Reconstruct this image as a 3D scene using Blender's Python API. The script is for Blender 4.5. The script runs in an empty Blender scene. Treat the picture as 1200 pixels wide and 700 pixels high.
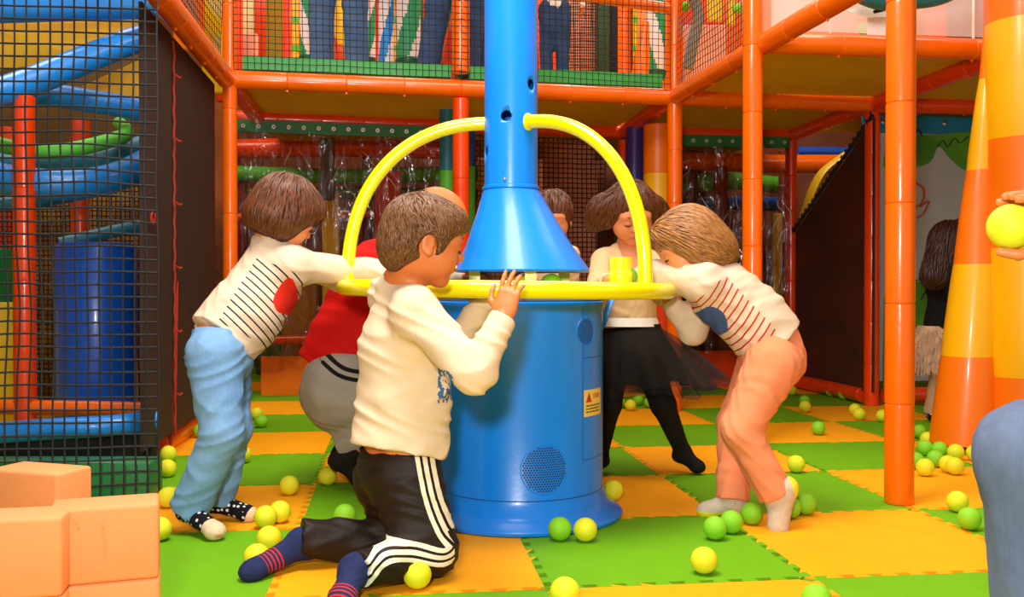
import bpy, bmesh, math, random
import numpy as np
from mathutils import Vector, Matrix
random.seed(7); RNG = np.random.RandomState(11)
D2R = math.pi/180
COL = bpy.context.scene.collection
scene = bpy.context.scene

# ------------------------------------------------------------------ camera
CAM_H = 0.69; FPX = 1121.0; PITCH = 0.629*D2R
cam_data = bpy.data.cameras.new('camera'); cam = bpy.data.objects.new('camera', cam_data); COL.objects.link(cam)
cam.location = (0, 0, CAM_H); cam.rotation_euler = (math.pi/2-PITCH, 0, 0)
cam_data.sensor_width = 36; cam_data.lens = FPX/1200*36; cam_data.clip_start = 0.02
scene.camera = cam
# ------------------------------------------------------------------ world, lamps, exposure
world = bpy.data.worlds.new('world'); scene.world = world; world.use_nodes = True
bg = world.node_tree.nodes['Background']
bg.inputs[0].default_value = (1.0, 0.93, 0.84, 1); bg.inputs[1].default_value = 0.44
def area(name, loc, target, size, power, color=(1,1,1), sy=None):
    l = bpy.data.lights.new(name, 'AREA'); l.energy = power; l.color = color; l.size = size
    if sy: l.shape = 'RECTANGLE'; l.size_y = sy
    o = bpy.data.objects.new(name, l); COL.objects.link(o); o.location = loc
    o.rotation_euler = (Vector(target)-Vector(loc)).to_track_quat('-Z', 'Y').to_euler()
    return o
area('flash_lamp', (-0.16, -0.25, 1.08), (0.1, 4, 0.7), 0.16, 52, (1, 0.97, 0.92))
area('ceiling_lamp', (-0.3, 1.9, 2.75), (0, 3.0, 0.6), 0.9, 60, (1, 0.97, 0.92), 0.9)  # unseen lamp added above the frame to brighten the pole top
area('ceiling_lamp', (0.0, 2.2, 4.2), (0, 2.6, 0), 2.2, 90, (1, 0.95, 0.86), 1.6)
area('ceiling_lamp', (0.2, 6.4, 4.3), (0.2, 6.6, 0), 3.2, 130, (1, 0.93, 0.82), 1.6)
area('ceiling_lamp', (2.6, 3.6, 4.2), (2.2, 4.0, 0), 1.6, 60, (1, 0.94, 0.84), 1.6)
area('ceiling_lamp', (-2.6, 4.6, 4.2), (-2.5, 4.8, 0), 1.6, 70, (1, 0.94, 0.84), 1.6)
scene.view_settings.view_transform = 'Standard'; scene.view_settings.look = 'None'
scene.view_settings.gamma = 1.0; scene.view_settings.exposure = 0.0
try: scene.view_settings.use_curve_mapping = False
except Exception: pass
scene.cycles.max_bounces = 8; scene.cycles.transparent_max_bounces = 24

_cp, _sp = math.cos(PITCH), math.sin(PITCH)
def W(px, py, Y):
    """photo pixel + distance along Y -> world point"""
    xc = (px-600)/FPX; yc = (350-py)/FPX
    dy = _cp + yc*_sp; dz = -_sp + yc*_cp
    t = Y/dy
    return Vector((xc*t, Y, CAM_H+dz*t))
def G(px, py, z=0.0):
    yc = (350-py)/FPX; dy = _cp+yc*_sp; dz = -_sp+yc*_cp
    t = (z-CAM_H)/dz
    return Vector(((px-600)/FPX*t, dy*t, z))
# frame of the play structure (aligned with the floor mats)
TH = 7.09*D2R; U = Vector((math.cos(TH), math.sin(TH), 0)); V = Vector((-math.sin(TH), math.cos(TH), 0))
O0 = Vector((0.907, 5.35, 0))
def S(u, v, z=0.0):
    if u < 0: v = v+0.07*max(u, -2.6)*(1+.3*max(v, 0))     # the left bays stand slightly turned
    return O0 + U*u + V*v + Vector((0, 0, z))

# ------------------------------------------------------------------ materials
def lin(c):
    if isinstance(c, str):
        c = [int(c[i:i+2], 16)/255 for i in (0, 2, 4)]
    return tuple(((x/12.92) if x <= 0.04045 else ((x+0.055)/1.055)**2.4) for x in c)
MATS = {}
def mat(name, col, rough=0.5, var=0.0, vscale=6.0, bump=0.0, bscale=40.0, coat=0.0, metal=0.0, sss=0.0, spec=0.5, col2=None, stretch=None):
    if name in MATS: return MATS[name]
    m = bpy.data.materials.new(name); m.use_nodes = True; MATS[name] = m
    nt = m.node_tree; b = nt.nodes['Principled BSDF']
    c = lin(col)
    b.inputs['Base Color'].default_value = (*c, 1); b.inputs['Roughness'].default_value = rough
    b.inputs['Metallic'].default_value = metal; b.inputs['Coat Weight'].default_value = coat
    b.inputs['Coat Roughness'].default_value = 0.12; b.inputs['Specular IOR Level'].default_value = spec
    if sss: b.inputs['Subsurface Weight'].default_value = sss; b.inputs['Subsurface Radius'].default_value = (0.02, 0.008, 0.004); b.inputs['Subsurface Scale'].default_value = 0.4
    tc = nt.nodes.new('ShaderNodeTexCoord'); src = tc.outputs['Object']
    if stretch:
        mp = nt.nodes.new('ShaderNodeMapping'); mp.inputs['Scale'].default_value = stretch
        nt.links.new(src, mp.inputs[0]); src = mp.outputs[0]
    if var or col2:
        n = nt.nodes.new('ShaderNodeTexNoise'); n.inputs['Scale'].default_value = vscale; n.inputs['Detail'].default_value = 5
        r = nt.nodes.new('ShaderNodeValToRGB'); c2 = lin(col2) if col2 else tuple(x*(1-var) for x in c)
        r.color_ramp.elements[0].position = 0.35; r.color_ramp.elements[1].position = 0.65
        r.color_ramp.elements[0].color = (*c2, 1); r.color_ramp.elements[1].color = (*c, 1)
        nt.links.new(src, n.inputs['Vector']); nt.links.new(n.outputs[0], r.inputs[0]); nt.links.new(r.outputs[0], b.inputs['Base Color'])
    if bump:
        n = nt.nodes.new('ShaderNodeTexNoise'); n.inputs['Scale'].default_value = bscale; n.inputs['Detail'].default_value = 4
        bp = nt.nodes.new('ShaderNodeBump'); bp.inputs['Strength'].default_value = bump; bp.inputs['Distance'].default_value = 0.01
        nt.links.new(src, n.inputs['Vector']); nt.links.new(n.outputs[0], bp.inputs['Height']); nt.links.new(bp.outputs[0], b.inputs['Normal'])
    return m
M_OR = mat('orange_vinyl', 'FC6A00', 0.26, var=0.08, vscale=5, bump=0.12, bscale=25, coat=0.28)
M_OR2 = mat('orange_red_vinyl', 'FA4600', 0.28, var=0.12, vscale=5, bump=0.12, bscale=25, coat=0.28)
M_YE = mat('yellow_vinyl', 'FFB800', 0.35, var=0.08, vscale=3, bump=0.08, bscale=12, coat=0.25)
M_OB = mat('orange_pad_vinyl', 'FF7800', 0.35, var=0.08, vscale=3, bump=0.08, bscale=12, coat=0.25)
M_BLUE = mat('blue_powder_coat', '0484F4', 0.3, var=0.03, vscale=3, bump=0.03, bscale=60, coat=0.12)
M_BLUED = mat('blue_inside', '0C4C96', 0.5)
M_TUBE = mat('yellow_tube_paint', 'F4E600', 0.25, coat=0.4)
M_MY = mat('mat_yellow', 'FCA800', 0.75, var=0.06, vscale=9, bump=0.12, bscale=220, spec=0.25)
M_MG = mat('mat_green', '6CAA00', 0.75, var=0.06, vscale=9, bump=0.12, bscale=220, spec=0.25)
M_BY = mat('ball_yellow', 'E2DE18', 0.65, var=0.05, vscale=20, bump=0.1, bscale=150)
M_BG = mat('ball_green', '86CC14', 0.65, var=0.05, vscale=20, bump=0.1, bscale=150)
M_BLK = mat('black_mesh_cloth', '30180C', 0.7, var=0.35, vscale=8, bump=0.1, bscale=300)
M_NET = mat('net_cord', '1C1A20', 0.8)
M_NETR = mat('red_cord', 'A8280C', 0.8)
M_OLIVE = mat('olive_deck_board', 'ECB61C', 0.6, var=0.1, vscale=4, bump=0.05, bscale=200)
M_DBLUE = mat('blue_pad', '1058C8', 0.3, var=0.1, vscale=6, bump=0.15, bscale=18, coat=0.3)
M_LBLUE = mat('sky_blue_pad', '1E8CEC', 0.35, var=0.15, vscale=8, bump=0.15, bscale=18, coat=0.25)
M_TEAL = mat('teal_pad', '1C7890', 0.45, var=0.15, vscale=8, bump=0.1, bscale=18)
M_GREEN = mat('green_pad', '3CA848', 0.5, var=0.1, vscale=8, bump=0.1, bscale=18)
M_DGREEN = mat('dark_green_pad', '0E7838', 0.45, var=0.2, vscale=8, bump=0.15, bscale=18, coat=0.2)
M_LGREEN = mat('lime_pad', '5CC430', 0.5, var=0.1, vscale=8)
M_PURP = mat('purple_pad', '3C2A80', 0.4, coat=0.2)
M_WHITE = mat('white_paint', 'E8E0D8', 0.5)
M_SILV = mat('silver_metal', 'C8C4BC', 0.25, metal=1.0)
M_DARK = mat('shade_black', '0A0806', 0.8)  # near-black colour that serves as painted shade
M_BRICK = mat('peach_foam', 'E8945A', 0.7, var=0.06, vscale=12, bump=0.1, bscale=120, spec=0.3)

# ------------------------------------------------------------------ object helpers
def setp(o, label=None, cat=None, group=None, kind=None):
    if label: o['label'] = label
    if cat: o['category'] = cat
    if group: o['group'] = group
    if kind: o['kind'] = kind
    return o
def empty(name, loc, label, cat, group=None):
    o = bpy.data.objects.new(name, None); COL.objects.link(o); o.location = loc; o.empty_display_size = 0.05
    return setp(o, label, cat, group)
def link(name, me, parent=None, loc=None):
    o = bpy.data.objects.new(name, me); COL.objects.link(o)
    if parent is not None:
        o.parent = parent
        if loc is None:      # mesh given in world coordinates: undo the parent's position
            off = Vector((0, 0, 0)); p = parent
            while p is not None: off += Vector(p.location); p = p.parent
            o.location = -off
        else: o.location = loc
    elif loc is not None: o.location = loc
    return o
class MB:
    def __init__(s): s.v = []; s.f = []; s.m = []
    def add(s, vs, fs, mi=0):
        n = len(s.v); s.v += [tuple(v) for v in vs]; s.f += [tuple(i+n for i in f) for f in fs]; s.m += [mi]*len(fs); return s
    def box(s, c, sz, ax=None, mi=0):
        X, Y, Z = ax or (Vector((1,0,0)), Vector((0,1,0)), Vector((0,0,1)))
        c = Vector(c); h = [x/2 for x in sz]
        vs = [c+X*(a*h[0])+Y*(b*h[1])+Z*(d*h[2]) for a in (-1,1) for b in (-1,1) for d in (-1,1)]
        return s.add(vs, [(0,1,3,2),(4,6,7,5),(0,4,5,1),(2,3,7,6),(0,2,6,4),(1,5,7,3)], mi)
    def tube(s, pts, r, n=12, cap=True, mi=0, flat=1.0, up=None):
        pts = [Vector(p) for p in pts]; L = len(pts)
        rs = r if isinstance(r, (list, tuple)) else [r]*L
        t0 = (pts[1]-pts[0]).normalized()
        a = Vector(up) if up is not None else (Vector((0,0,1)) if abs(t0.z) < 0.9 else Vector((1,0,0)))
        nrm = (a - t0*a.dot(t0)).normalized(); vs = []
        for i, p in enumerate(pts):
            t = ((pts[min(i+1, L-1)]-pts[max(i-1, 0)])).normalized()
            nrm = (nrm - t*nrm.dot(t)).normalized(); b = t.cross(nrm)
            for k in range(n):
                q = 2*math.pi*k/n
                vs.append(p + (nrm*math.cos(q)*flat + b*math.sin(q))*rs[i])
        fs = [(i*n+k, i*n+(k+1)%n, (i+1)*n+(k+1)%n, (i+1)*n+k) for i in range(L-1) for k in range(n)]
        if cap: fs += [tuple(range(n-1, -1, -1)), tuple((L-1)*n+k for k in range(n))]
        return s.add(vs, fs, mi)
    def lathe(s, prof, n=32, c=(0,0,0), mi=0, cap=True, axis=None):
        """prof: (r, z) or (r, z, cx, cy)"""
        c = Vector(c); vs = []
        if axis is not None:
            Z = Vector(axis).normalized(); X = Z.orthogonal().normalized(); Yv = Z.cross(X)
        else: X, Yv, Z = Vector((1,0,0)), Vector((0,1,0)), Vector((0,0,1))
        for p in prof:
            ox, oy = (p[2], p[3]) if len(p) > 2 else (0, 0)
            for k in range(n):
                q = 2*math.pi*k/n
                vs.append(c + X*(p[0]*math.cos(q)+ox) + Yv*(p[0]*math.sin(q)+oy) + Z*p[1])
        L = len(prof)
        fs = [(i*n+k, i*n+(k+1)%n, (i+1)*n+(k+1)%n, (i+1)*n+k) for i in range(L-1) for k in range(n)]
        if cap: fs += [tuple(range(n-1, -1, -1)), tuple((L-1)*n+k for k in range(n))]
        return s.add(vs, fs, mi)
    def mesh(s, name, mats, smooth=True, sharp=40):
        me = bpy.data.meshes.new(name); me.from_pydata(s.v, [], s.f); me.update()
        if not isinstance(mats, (list, tuple)): mats = [mats]
        for m in mats: me.materials.append(m)
        if len(mats) > 1: me.polygons.foreach_set('material_index', s.m)
        if smooth:
            me.polygons.foreach_set('use_smooth', [True]*len(me.polygons))
            try: me.set_sharp_from_angle(angle=sharp*D2R)
            except Exception: pass
        return me
    def obj(s, name, mats, parent=None, smooth=True, loc=None, sharp=40):
        return link(name, s.mesh(name, mats, smooth, sharp), parent, loc)
def bevel_box_mesh(name, sz, bev, m, seg=3):
    bm = bmesh.new(); bmesh.ops.create_cube(bm, size=1)
    for v in bm.verts: v.co = Vector((v.co.x*sz[0], v.co.y*sz[1], v.co.z*sz[2]))
    bmesh.ops.bevel(bm, geom=list(bm.edges), offset=bev, segments=seg, profile=0.5, affect='EDGES')
    me = bpy.data.meshes.new(name); bm.to_mesh(me); bm.free(); me.materials.append(m)
    me.polygons.foreach_set('use_smooth', [True]*len(me.polygons)); return me
def catmull(P, n=8):
    P = [Vector(p) for p in P]; Q = [P[0]*2-P[1]]+P+[P[-1]*2-P[-2]]; out = []
    for i in range(1, len(Q)-2):
        for k in range(n):
            t = k/n; a, b, c, d = Q[i-1], Q[i], Q[i+1], Q[i+2]
            out.append(0.5*((2*b)+(c-a)*t+(2*a-5*b+4*c-d)*t*t+(3*b-3*c+d-a)*t**3))
    out.append(P[-1]); return out
SLV = {}
def sleeve_mesh(L, r, m):
    key = (round(L, 3), round(r, 4), m.name)
    if key not in SLV:
        mb = MB(); g = 0.0025
        mb.lathe([(r*0.93, 0), (r*0.99, g), (r, g*3), (r, L-g*3), (r*0.99, L-g), (r*0.93, L)], 20)
        SLV[key] = mb.mesh('foam_sleeve', m)
    return SLV[key]
CLP = {}
def padded(name, a, b, r, m, label, cat, group, seg=0.26, clips=True):
    """padded steel pipe: foam sleeves butted end to end and small ties at the joints"""
    a, b = Vector(a), Vector(b); d = b-a; L = d.length; n = max(1, round(L/seg)); l = L/n; d.normalize()
    root = empty(name, a, label, cat, group); q = d.to_track_quat('Z', 'Y').to_euler()
    me = sleeve_mesh(l, r, m)
    for i in range(n):
        o = link('foam_sleeve', me, root, d*(l*i)); o.rotation_euler = q
    if clips:
        key = (round(r, 4), m.name)
        if key not in CLP:
            mb = MB(); mb.tube([(0, -r*0.99, -0.004), (0, -r*1.14, 0), (0, -r*0.99, 0.004)], 0.006, 6); CLP[key] = mb.mesh('tie', m)
        for i in range(1, n):
            o = link('tie', CLP[key], root, d*(l*i)); o.rotation_euler = q
    return root
# ------------------------------------------------------------------ floor with jigsaw mats
T = 0.63
TA = 0.12*0  # mats share the structure's heading
TO = Vector((-0.4524*T, 3.4223*T*0, 0))
def TG(i, j, z=0.0):
    """mat grid corner (i, j) -> world"""
    dx, dy = (i-0.4524)*T, (j+3.4223)*T
    c, s = math.cos(TH), math.sin(TH)
    return Vector((dx*c - dy*s, dx*s + dy*c, z))
floor_c = TG(2, 5)
fm = MB(); fm.box((floor_c.x, floor_c.y, -0.02), (12, 13, 0.03)); floor = fm.obj('floor', mat('floor_base', '6A8A10', 0.8), smooth=False)
setp(floor, kind='structure')
def edge_teeth(n=9, amp=0.020):
    """dovetail teeth along one unit side, as (t, offset)"""
    pts = []; w = T/(2*n)
    for k in range(n):
        x = w*(2*k+0.5)
        pts += [(x+0.004, 0), (x-0.003, amp), (x+w+0.003, amp), (x+w-0.004, 0)]
    return pts
def tile_mesh(name, m):
    e = edge_teeth(); H = T/2; g = 0.0006; ring = []
    # bottom edge: teeth of this mat stick out where the neighbour's are notched (same curve)
    b = [(x, o) for x, o in e]
    ring += [(x-H, -H+o-g*-1) for x, o in b]               # y = -H side, curve displaced to +y
    ring += [(H+o-g, x-H) for x, o in b]                   # x = +H side, displaced to +x
    ring += [(x-H, H+o-g) for x, o in reversed(b)]
    ring += [(-H+o+g, x-H) for x, o in reversed(b)]
    bm = bmesh.new(); top = [bm.verts.new((x, y, 0)) for x, y in ring]; low = [bm.verts.new((x, y, -0.01)) for x, y in ring]
    bm.faces.new(top)
    for i in range(len(ring)):
        j = (i+1) % len(ring); bm.faces.new((top[i], low[i], low[j], top[j]))
    bmesh.ops.triangulate(bm, faces=[f for f in bm.faces if len(f.verts) > 4])
    me = bpy.data.meshes.new(name); bm.to_mesh(me); bm.free(); me.materials.append(m); return me
tmY, tmG = tile_mesh('floor_mat_yellow', M_MY), tile_mesh('floor_mat_green', M_MG)
for j in range(-2, 9):
    for i in range(-3, 6):
        c = TG(i+0.5, j+0.5)
        if abs(c.x) > 0.62*c.y+1.0 or c.y < 0.6: continue
        par = (i+j) % 2 == 0
        if i <= -2 and j >= 2: par = ((-1+j) % 2 == 0)
        o = link('floor_mat', tmY if par else tmG, floor, c + Vector((0, 0, random.uniform(-0.0006, 0.0002))))
        o.rotation_euler = (0, 0, TH)
# shell of the hall
def slab(name, c, sz, m, ax=None, kind='structure', parent=None):
    o = MB().box(c, sz, ax).obj(name, m, parent, smooth=False)
    if kind: o['kind'] = kind
    return o
AX = (U, V, Vector((0, 0, 1)))
slab('wall_back', S(-0.3, 5.05, 2.4), (12.5, 0.1, 4.9), mat('hall_wall', 'C86A2C', 0.8, var=0.5, vscale=1.2, col2='4A2410'), AX)
slab('wall_left', S(-6.4, 0.0, 2.4), (0.1, 10.2, 4.9), mat('hall_wall', 'C86A2C'), AX)
slab('wall_right', S(5.6, 0.0, 2.4), (0.1, 10.2, 4.9), mat('hall_wall', 'C86A2C'), AX)
slab('ceiling', S(-0.4, 0.0, 4.85), (12, 10.2, 0.1), mat('hall_ceiling', 'D8B890', 0.9), AX)

# ------------------------------------------------------------------ padded frame
R = 0.043; ZB = 1.755
GP = 'padded posts of the climbing frame'; GB = 'padded beams of the climbing frame'
def post(u, v, z0, z1, label, m=M_OR, r=R, p=None, seg=0.28):
    a = S(u, v, z0) if p is None else Vector((p.x, p.y, z0)); b = Vector((a.x, a.y, z1))
    return padded('padded_post', a, b, r, m, label, 'post', GP, seg)
def beam(a, b, label, m=M_OR, r=0.047, seg=0.3):
    return padded('padded_beam', a, b, r, m, label, 'beam', GB, seg)
p1053 = W(1053.5, 592, 3.06); p881 = W(881, 500, 4.19)
post(0, 0, 0, 3.2, 'orange padded post to the left of the bending child, behind the yellow arc', p=W(790, 470, 5.35))
post(0, 0, 0, 3.2, 'orange padded post rising behind the bending child in the cream striped shirt', p=p881, seg=0.3)
post(0, 0, 0, 3.2, 'thickest orange padded post, nearest the camera, standing on the yellow mat', p=p1053, r=0.0455, seg=0.31)
post(0, 0, 0, 1.72, 'red-orange padded post beside the edge of the painted banner', M_OR2, p=W(1021, 475, 5.62), seg=0.25)
post(1.2, 1.2, 0, 1.72, 'thin red padded post far back at the left edge of the dark sloping mesh', M_OR2, r=0.04, seg=0.25)
post(-2.4, 0, 0, 3.2, 'orange padded corner post behind the boy in blue jeans', p=W(270.5, 470, 4.89), r=0.036, seg=0.5)
post(-1.2, 0, 0, 1.70, 'orange-red padded post under the deck behind the bald head', M_OR2, r=0.044, seg=0.4)
post(-1.2, 0, 1.84, 3.2, 'orange padded post on the upper deck beside the blue pole, behind the net', r=0.048)
post(-1.2, 1.2, 0, 1.70, 'dim orange post at the back, left of the teal and green roller', M_OR2, r=0.035, seg=0.4)
post(0, 1.2, 0, 1.70, 'dim orange post at the back, left of the purple roller', M_OR2, r=0.035, seg=0.4)
post(1.2, -1.17, 0, 3.2, 'orange padded post hidden behind the striped leaning column', seg=0.3)
beam(S(-2.4, 0, ZB), S(-1.2, 0, ZB), 'long orange beam under the net at the deck edge, left half', r=0.046)
beam(S(-1.2, 0, ZB), S(0, 0, ZB), 'orange deck edge beam crossing behind the blue pole', r=0.046)
beam(S(0, 0, ZB), S(1.2, 0.05, ZB), 'orange beam under the right deck reaching the red post by the banner', r=0.046)
beam(S(1.2, 0.05, ZB), S(2.6, 0.05, ZB), 'orange beam above the painted banner', M_OR2, r=0.046)
beam(S(-2.55, 1.2, ZB), S(-1.2, 1.2, ZB), 'red beam above the left plastic curtain', M_OR2, r=0.045)
beam(S(-1.2, 1.2, ZB), S(0, 1.2, ZB), 'red back beam behind the blue pole', M_OR2, r=0.045)
beam(S(0, 1.2, ZB), S(1.2, 1.2, ZB), 'red back beam above the right plastic curtain', M_OR2, r=0.045)
beam(S(-2.4, 0, ZB), S(-2.4, 1.2, ZB), 'short red beam running back from the left corner post', M_OR2, r=0.045)
beam(S(-2.4, -2.6, ZB), S(-2.4, 0, ZB), 'orange beam slanting above the dark mesh wall, top left', r=0.05)
beam(S(-0.0, -3.2, ZB)+U*0.13, S(0, 0, ZB), 'long orange beam slanting forward over the children, top right', r=0.046)
beam(S(0, 0, ZB), S(0, 1.2, ZB), 'red beam running back to the purple roller', M_OR2, r=0.045)
beam(S(1.2, -1.2, ZB), S(1.2, 0, ZB), 'red-orange beam running towards the striped column, upper right', M_OR2, r=0.045)
beam(S(1.2, 0, ZB), S(1.2, 1.2, ZB), 'red beam above the dark sloping mesh', M_OR2, r=0.045)
beam(S(0.08, -1.17, ZB+0.01), S(2.6, -1.17, ZB+0.01), 'orange beam crossing behind the nearest post under the white mesh', r=0.047)
beam(S(-1.2, 0.15, ZB+0.75)+Vector((0,0,0.06)), S(0, 0.0, ZB+0.75+0.06), 'thin orange rail above the children on the deck beside the blue pole', r=0.03) if False else None
beam(S(-1.2, 0, 2.345), S(0, 0, 2.245), 'orange top rail of the upper net beside the blue pole', r=0.03)
# floor beams
beam(W(186, 523, 4.05), S(-2.5, 0.02, 0.06), 'orange padded beam lying on the floor along the dark wall', r=0.052, seg=0.5)
beam(S(-2.5, 0.02, 0.06), S(-2.5, 1.25, 0.06), 'orange floor beam at the far left corner', r=0.05, seg=0.5)
beam(S(1.2, 1.2, 0.05), S(1.22, 0.2, 0.05), 'red floor beam at the foot of the dark sloping mesh', M_OR2, r=0.045)
beam(S(1.3, 0.1, 0.06), S(2.3, 0.1, 0.06), 'red floor beam under the painted banner', M_OR2, r=0.045)
# deck boards
def deck(us, vs, label, z=1.80):
    ax = ((S(us[1], vs[0])-S(us[0], vs[0])).normalized(), None, None); ax = (ax[0], Vector((-ax[0].y, ax[0].x, 0)), Vector((0, 0, 1)))
    root = empty('deck_platform', S((us[0]+us[1])/2, (vs[0]+vs[1])/2, z), label, 'platform', 'raised decks of the climbing frame')
    MB().box(S((us[0]+us[1])/2, (vs[0]+vs[1])/2, z), (us[1]-us[0]-.02, vs[1]-vs[0]-.02, 0.03), ax).obj('deck_board', M_OLIVE, root, smooth=False)
    return root
deck((-2.4, 0), (0.09, 1.2), 'olive underside of the deck over the left bay')
deck((-2.4, 1.2), (1.2, 2.9), 'olive deck at the very back under the coloured pads')
deck((0, 1.2), (0, 1.2), 'olive deck over the right bay, behind')
deck((0.05, 1.2), (-1.1, 0), 'olive deck over the right bay, in front')
deck((1.26, 2.6), (-1.1, 1.2), 'olive deck above the painted banner')
# green foam kerbs on the deck edge
for us, lb in (((-2.33, -1.25), 'green foam kerb at the deck edge left of the upper post'), ((-1.15, -0.06), 'green foam kerb at the deck edge behind the blue pole')):
    k = MB(); ux = (S(us[1], 0)-S(us[0], 0)).normalized(); k.box(S((us[0]+us[1])/2, 0.06, 1.852), (us[1]-us[0], 0.05, 0.07), (ux, Vector((-ux.y, ux.x, 0)), Vector((0, 0, 1)))); o = k.obj('foam_kerb', M_GREEN, smooth=False); setp(o, lb, 'kerb', 'green kerbs on the deck')

# ------------------------------------------------------------------ nets
def net(name, P00, P10, P01, P11, nu, nv, r, label, m=M_NET, sag=0.0, cut=None, jit=0.0):
    """knotted net between four corners (P00 bottom-left, P10 bottom-right, P01 top-left, P11 top-right)"""
    mb = MB(); N = (P10-P00).cross(P01-P00).normalized()
    K = 9
    rg = np.random.RandomState(nu*31+nv)
    A = rg.rand(6)*6.28
    def pt(s, t):
        p = P00*(1-s)*(1-t)+P10*s*(1-t)+P01*(1-s)*t+P11*s*t
        w = sag*(math.sin(s*9+A[0]+t*2)*0.5+math.sin(t*11+A[1]+s*3)*0.5)
        return p + N*w*1.5 + (P10-P00).normalized()*w*0.6*math.sin(t*17+s*5+A[2]) + Vector((0, 0, w*0.6*math.sin(s*14+t*4+A[3])))
    for a in range(nu+1):
        q = [pt(a/nu, k/(K*2)) for k in range(K*2+1)] if sag else [pt(a/nu, 0), pt(a/nu, 1)]
        mb.tube(q, r, 4, cap=False)
    for b in range(nv+1):
        q = [pt(k/(K*2), b/nv) for k in range(K*2+1)] if sag else [pt(0, b/nv), pt(1, b/nv)]
        mb.tube(q, r, 4, cap=False)
    o = mb.obj(name, m); setp(o, label, 'net', 'safety nets of the climbing frame'); return o
net('safety_net', S(-2.36, -0.045, 1.80), S(-1.2, -0.045, 1.80), S(-2.36, -0.045, 2.9), S(-1.2, -0.045, 2.9), 34, 32, 0.0019, 'black square net in front of the people in jeans, left of the upper post', sag=0.005)
net('safety_net', S(-1.2, -0.05, 1.80), S(-0.04, -0.05, 1.78), S(-1.2, -0.05, 2.9), S(-0.04, -0.05, 2.9), 34, 32, 0.0019, 'black square net behind the blue pole on the upper deck', sag=0.005)
net('safety_net', S(0.02, -1.15, 1.8), S(0.0, -0.05, 1.8), S(0.02, -1.15, 2.9), S(0.0, -0.05, 2.9), 32, 32, 0.0019, 'black net slanting between the two right upper posts', sag=0.006)
net('safety_net', S(-2.42, -1.8, 1.8), S(-2.42, -0.05, 1.8), S(-2.42, -1.8, 2.9), S(-2.42, -0.05, 2.9), 46, 32, 0.002, 'black net above the slanting orange beam at the left', sag=0.006)
net('safety_net', S(-1.02, 1.22, 0.1), S(-0.12, 1.22, 0.1), S(-1.02, 1.22, 1.70), S(-0.12, 1.22, 1.70), 27, 48, 0.0035, 'brown net at the back behind the blue hood', m=mat('brown_cord', '3A1A14', 0.8), sag=0.004)
NX = W(186, 600, 3.07).x
net('safety_net', Vector((-2.35, 2.92, -0.02)), Vector((NX, 3.07, -0.02)), Vector((-2.35, 2.92, 1.86)), Vector((NX, 3.07, 1.86)), 34, 47, 0.0033, 'large black net filling the left edge in front of the blue pads', sag=0.012)

# dark mesh wall on the left
mw = empty('mesh_wall', S(-2.46, -0.7, 0), 'dark brown mesh wall with red lacing behind the boy in jeans', 'wall panel')
def wallp(v0, v1, name, z0=0.1, z1=1.72, du=0.0):
    k = MB(); k.box(S(-2.46+du, (v0+v1)/2, (z0+z1)/2), (0.012, v1-v0, z1-z0), AX); return k.obj(name, M_BLK, mw, smooth=False)
xw = W(186, 300, 3.62); vL = (xw-O0).dot(V)
wallp(vL, vL+0.46, 'mesh_panel'); wallp(vL+0.5, -0.03, 'mesh_panel')
k = MB(); vv = vL+0.48
lace = []
for a in range(60): lace.append(S(-2.449+0.002*math.sin(a*1.9), vv+0.003*math.cos(a*1.9), 0.08+1.62*a/59))
k.tube(lace, 0.0045, 6)
for a in range(6): 
    z = 0.25+a*0.26
    k.tube([S(-2.44, vv-0.03, z+.01), S(-2.425, vv-0.012, z), S(-2.425, vv+0.012, z+.005), S(-2.44, vv+0.03, z)], 0.004, 5)
k.obj('lacing', M_NETR, mw)
k = MB()
for a in range(2):
    z = 0.945+a*0.0
    c = S(-2.44, vL+0.08+a*0.05, z)
    k.lathe([(0.022, -0.004), (0.026, 0), (0.022, 0.004)], 14, c, axis=U, cap=False)
k.obj('cable_tie', M_NETR, mw)
k = MB(); p0 = W(203, 405, 4.0); 
for a in range(7):
    q = 2*math.pi*a/7
    k.tube([W(208, 330, 3.98)+Vector((0, 0, 0)), W(203, 440, 3.95)+Vector((math.cos(q)*.012, math.sin(q)*.012, 0)), W(201, 500, 3.95)+Vector((math.cos(q+1)*.016, math.sin(q+1)*.016, 0)), W(200, 525, 3.95)], 0.0035, 5)
k.obj('rope_bundle', M_NETR, mw)

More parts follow.
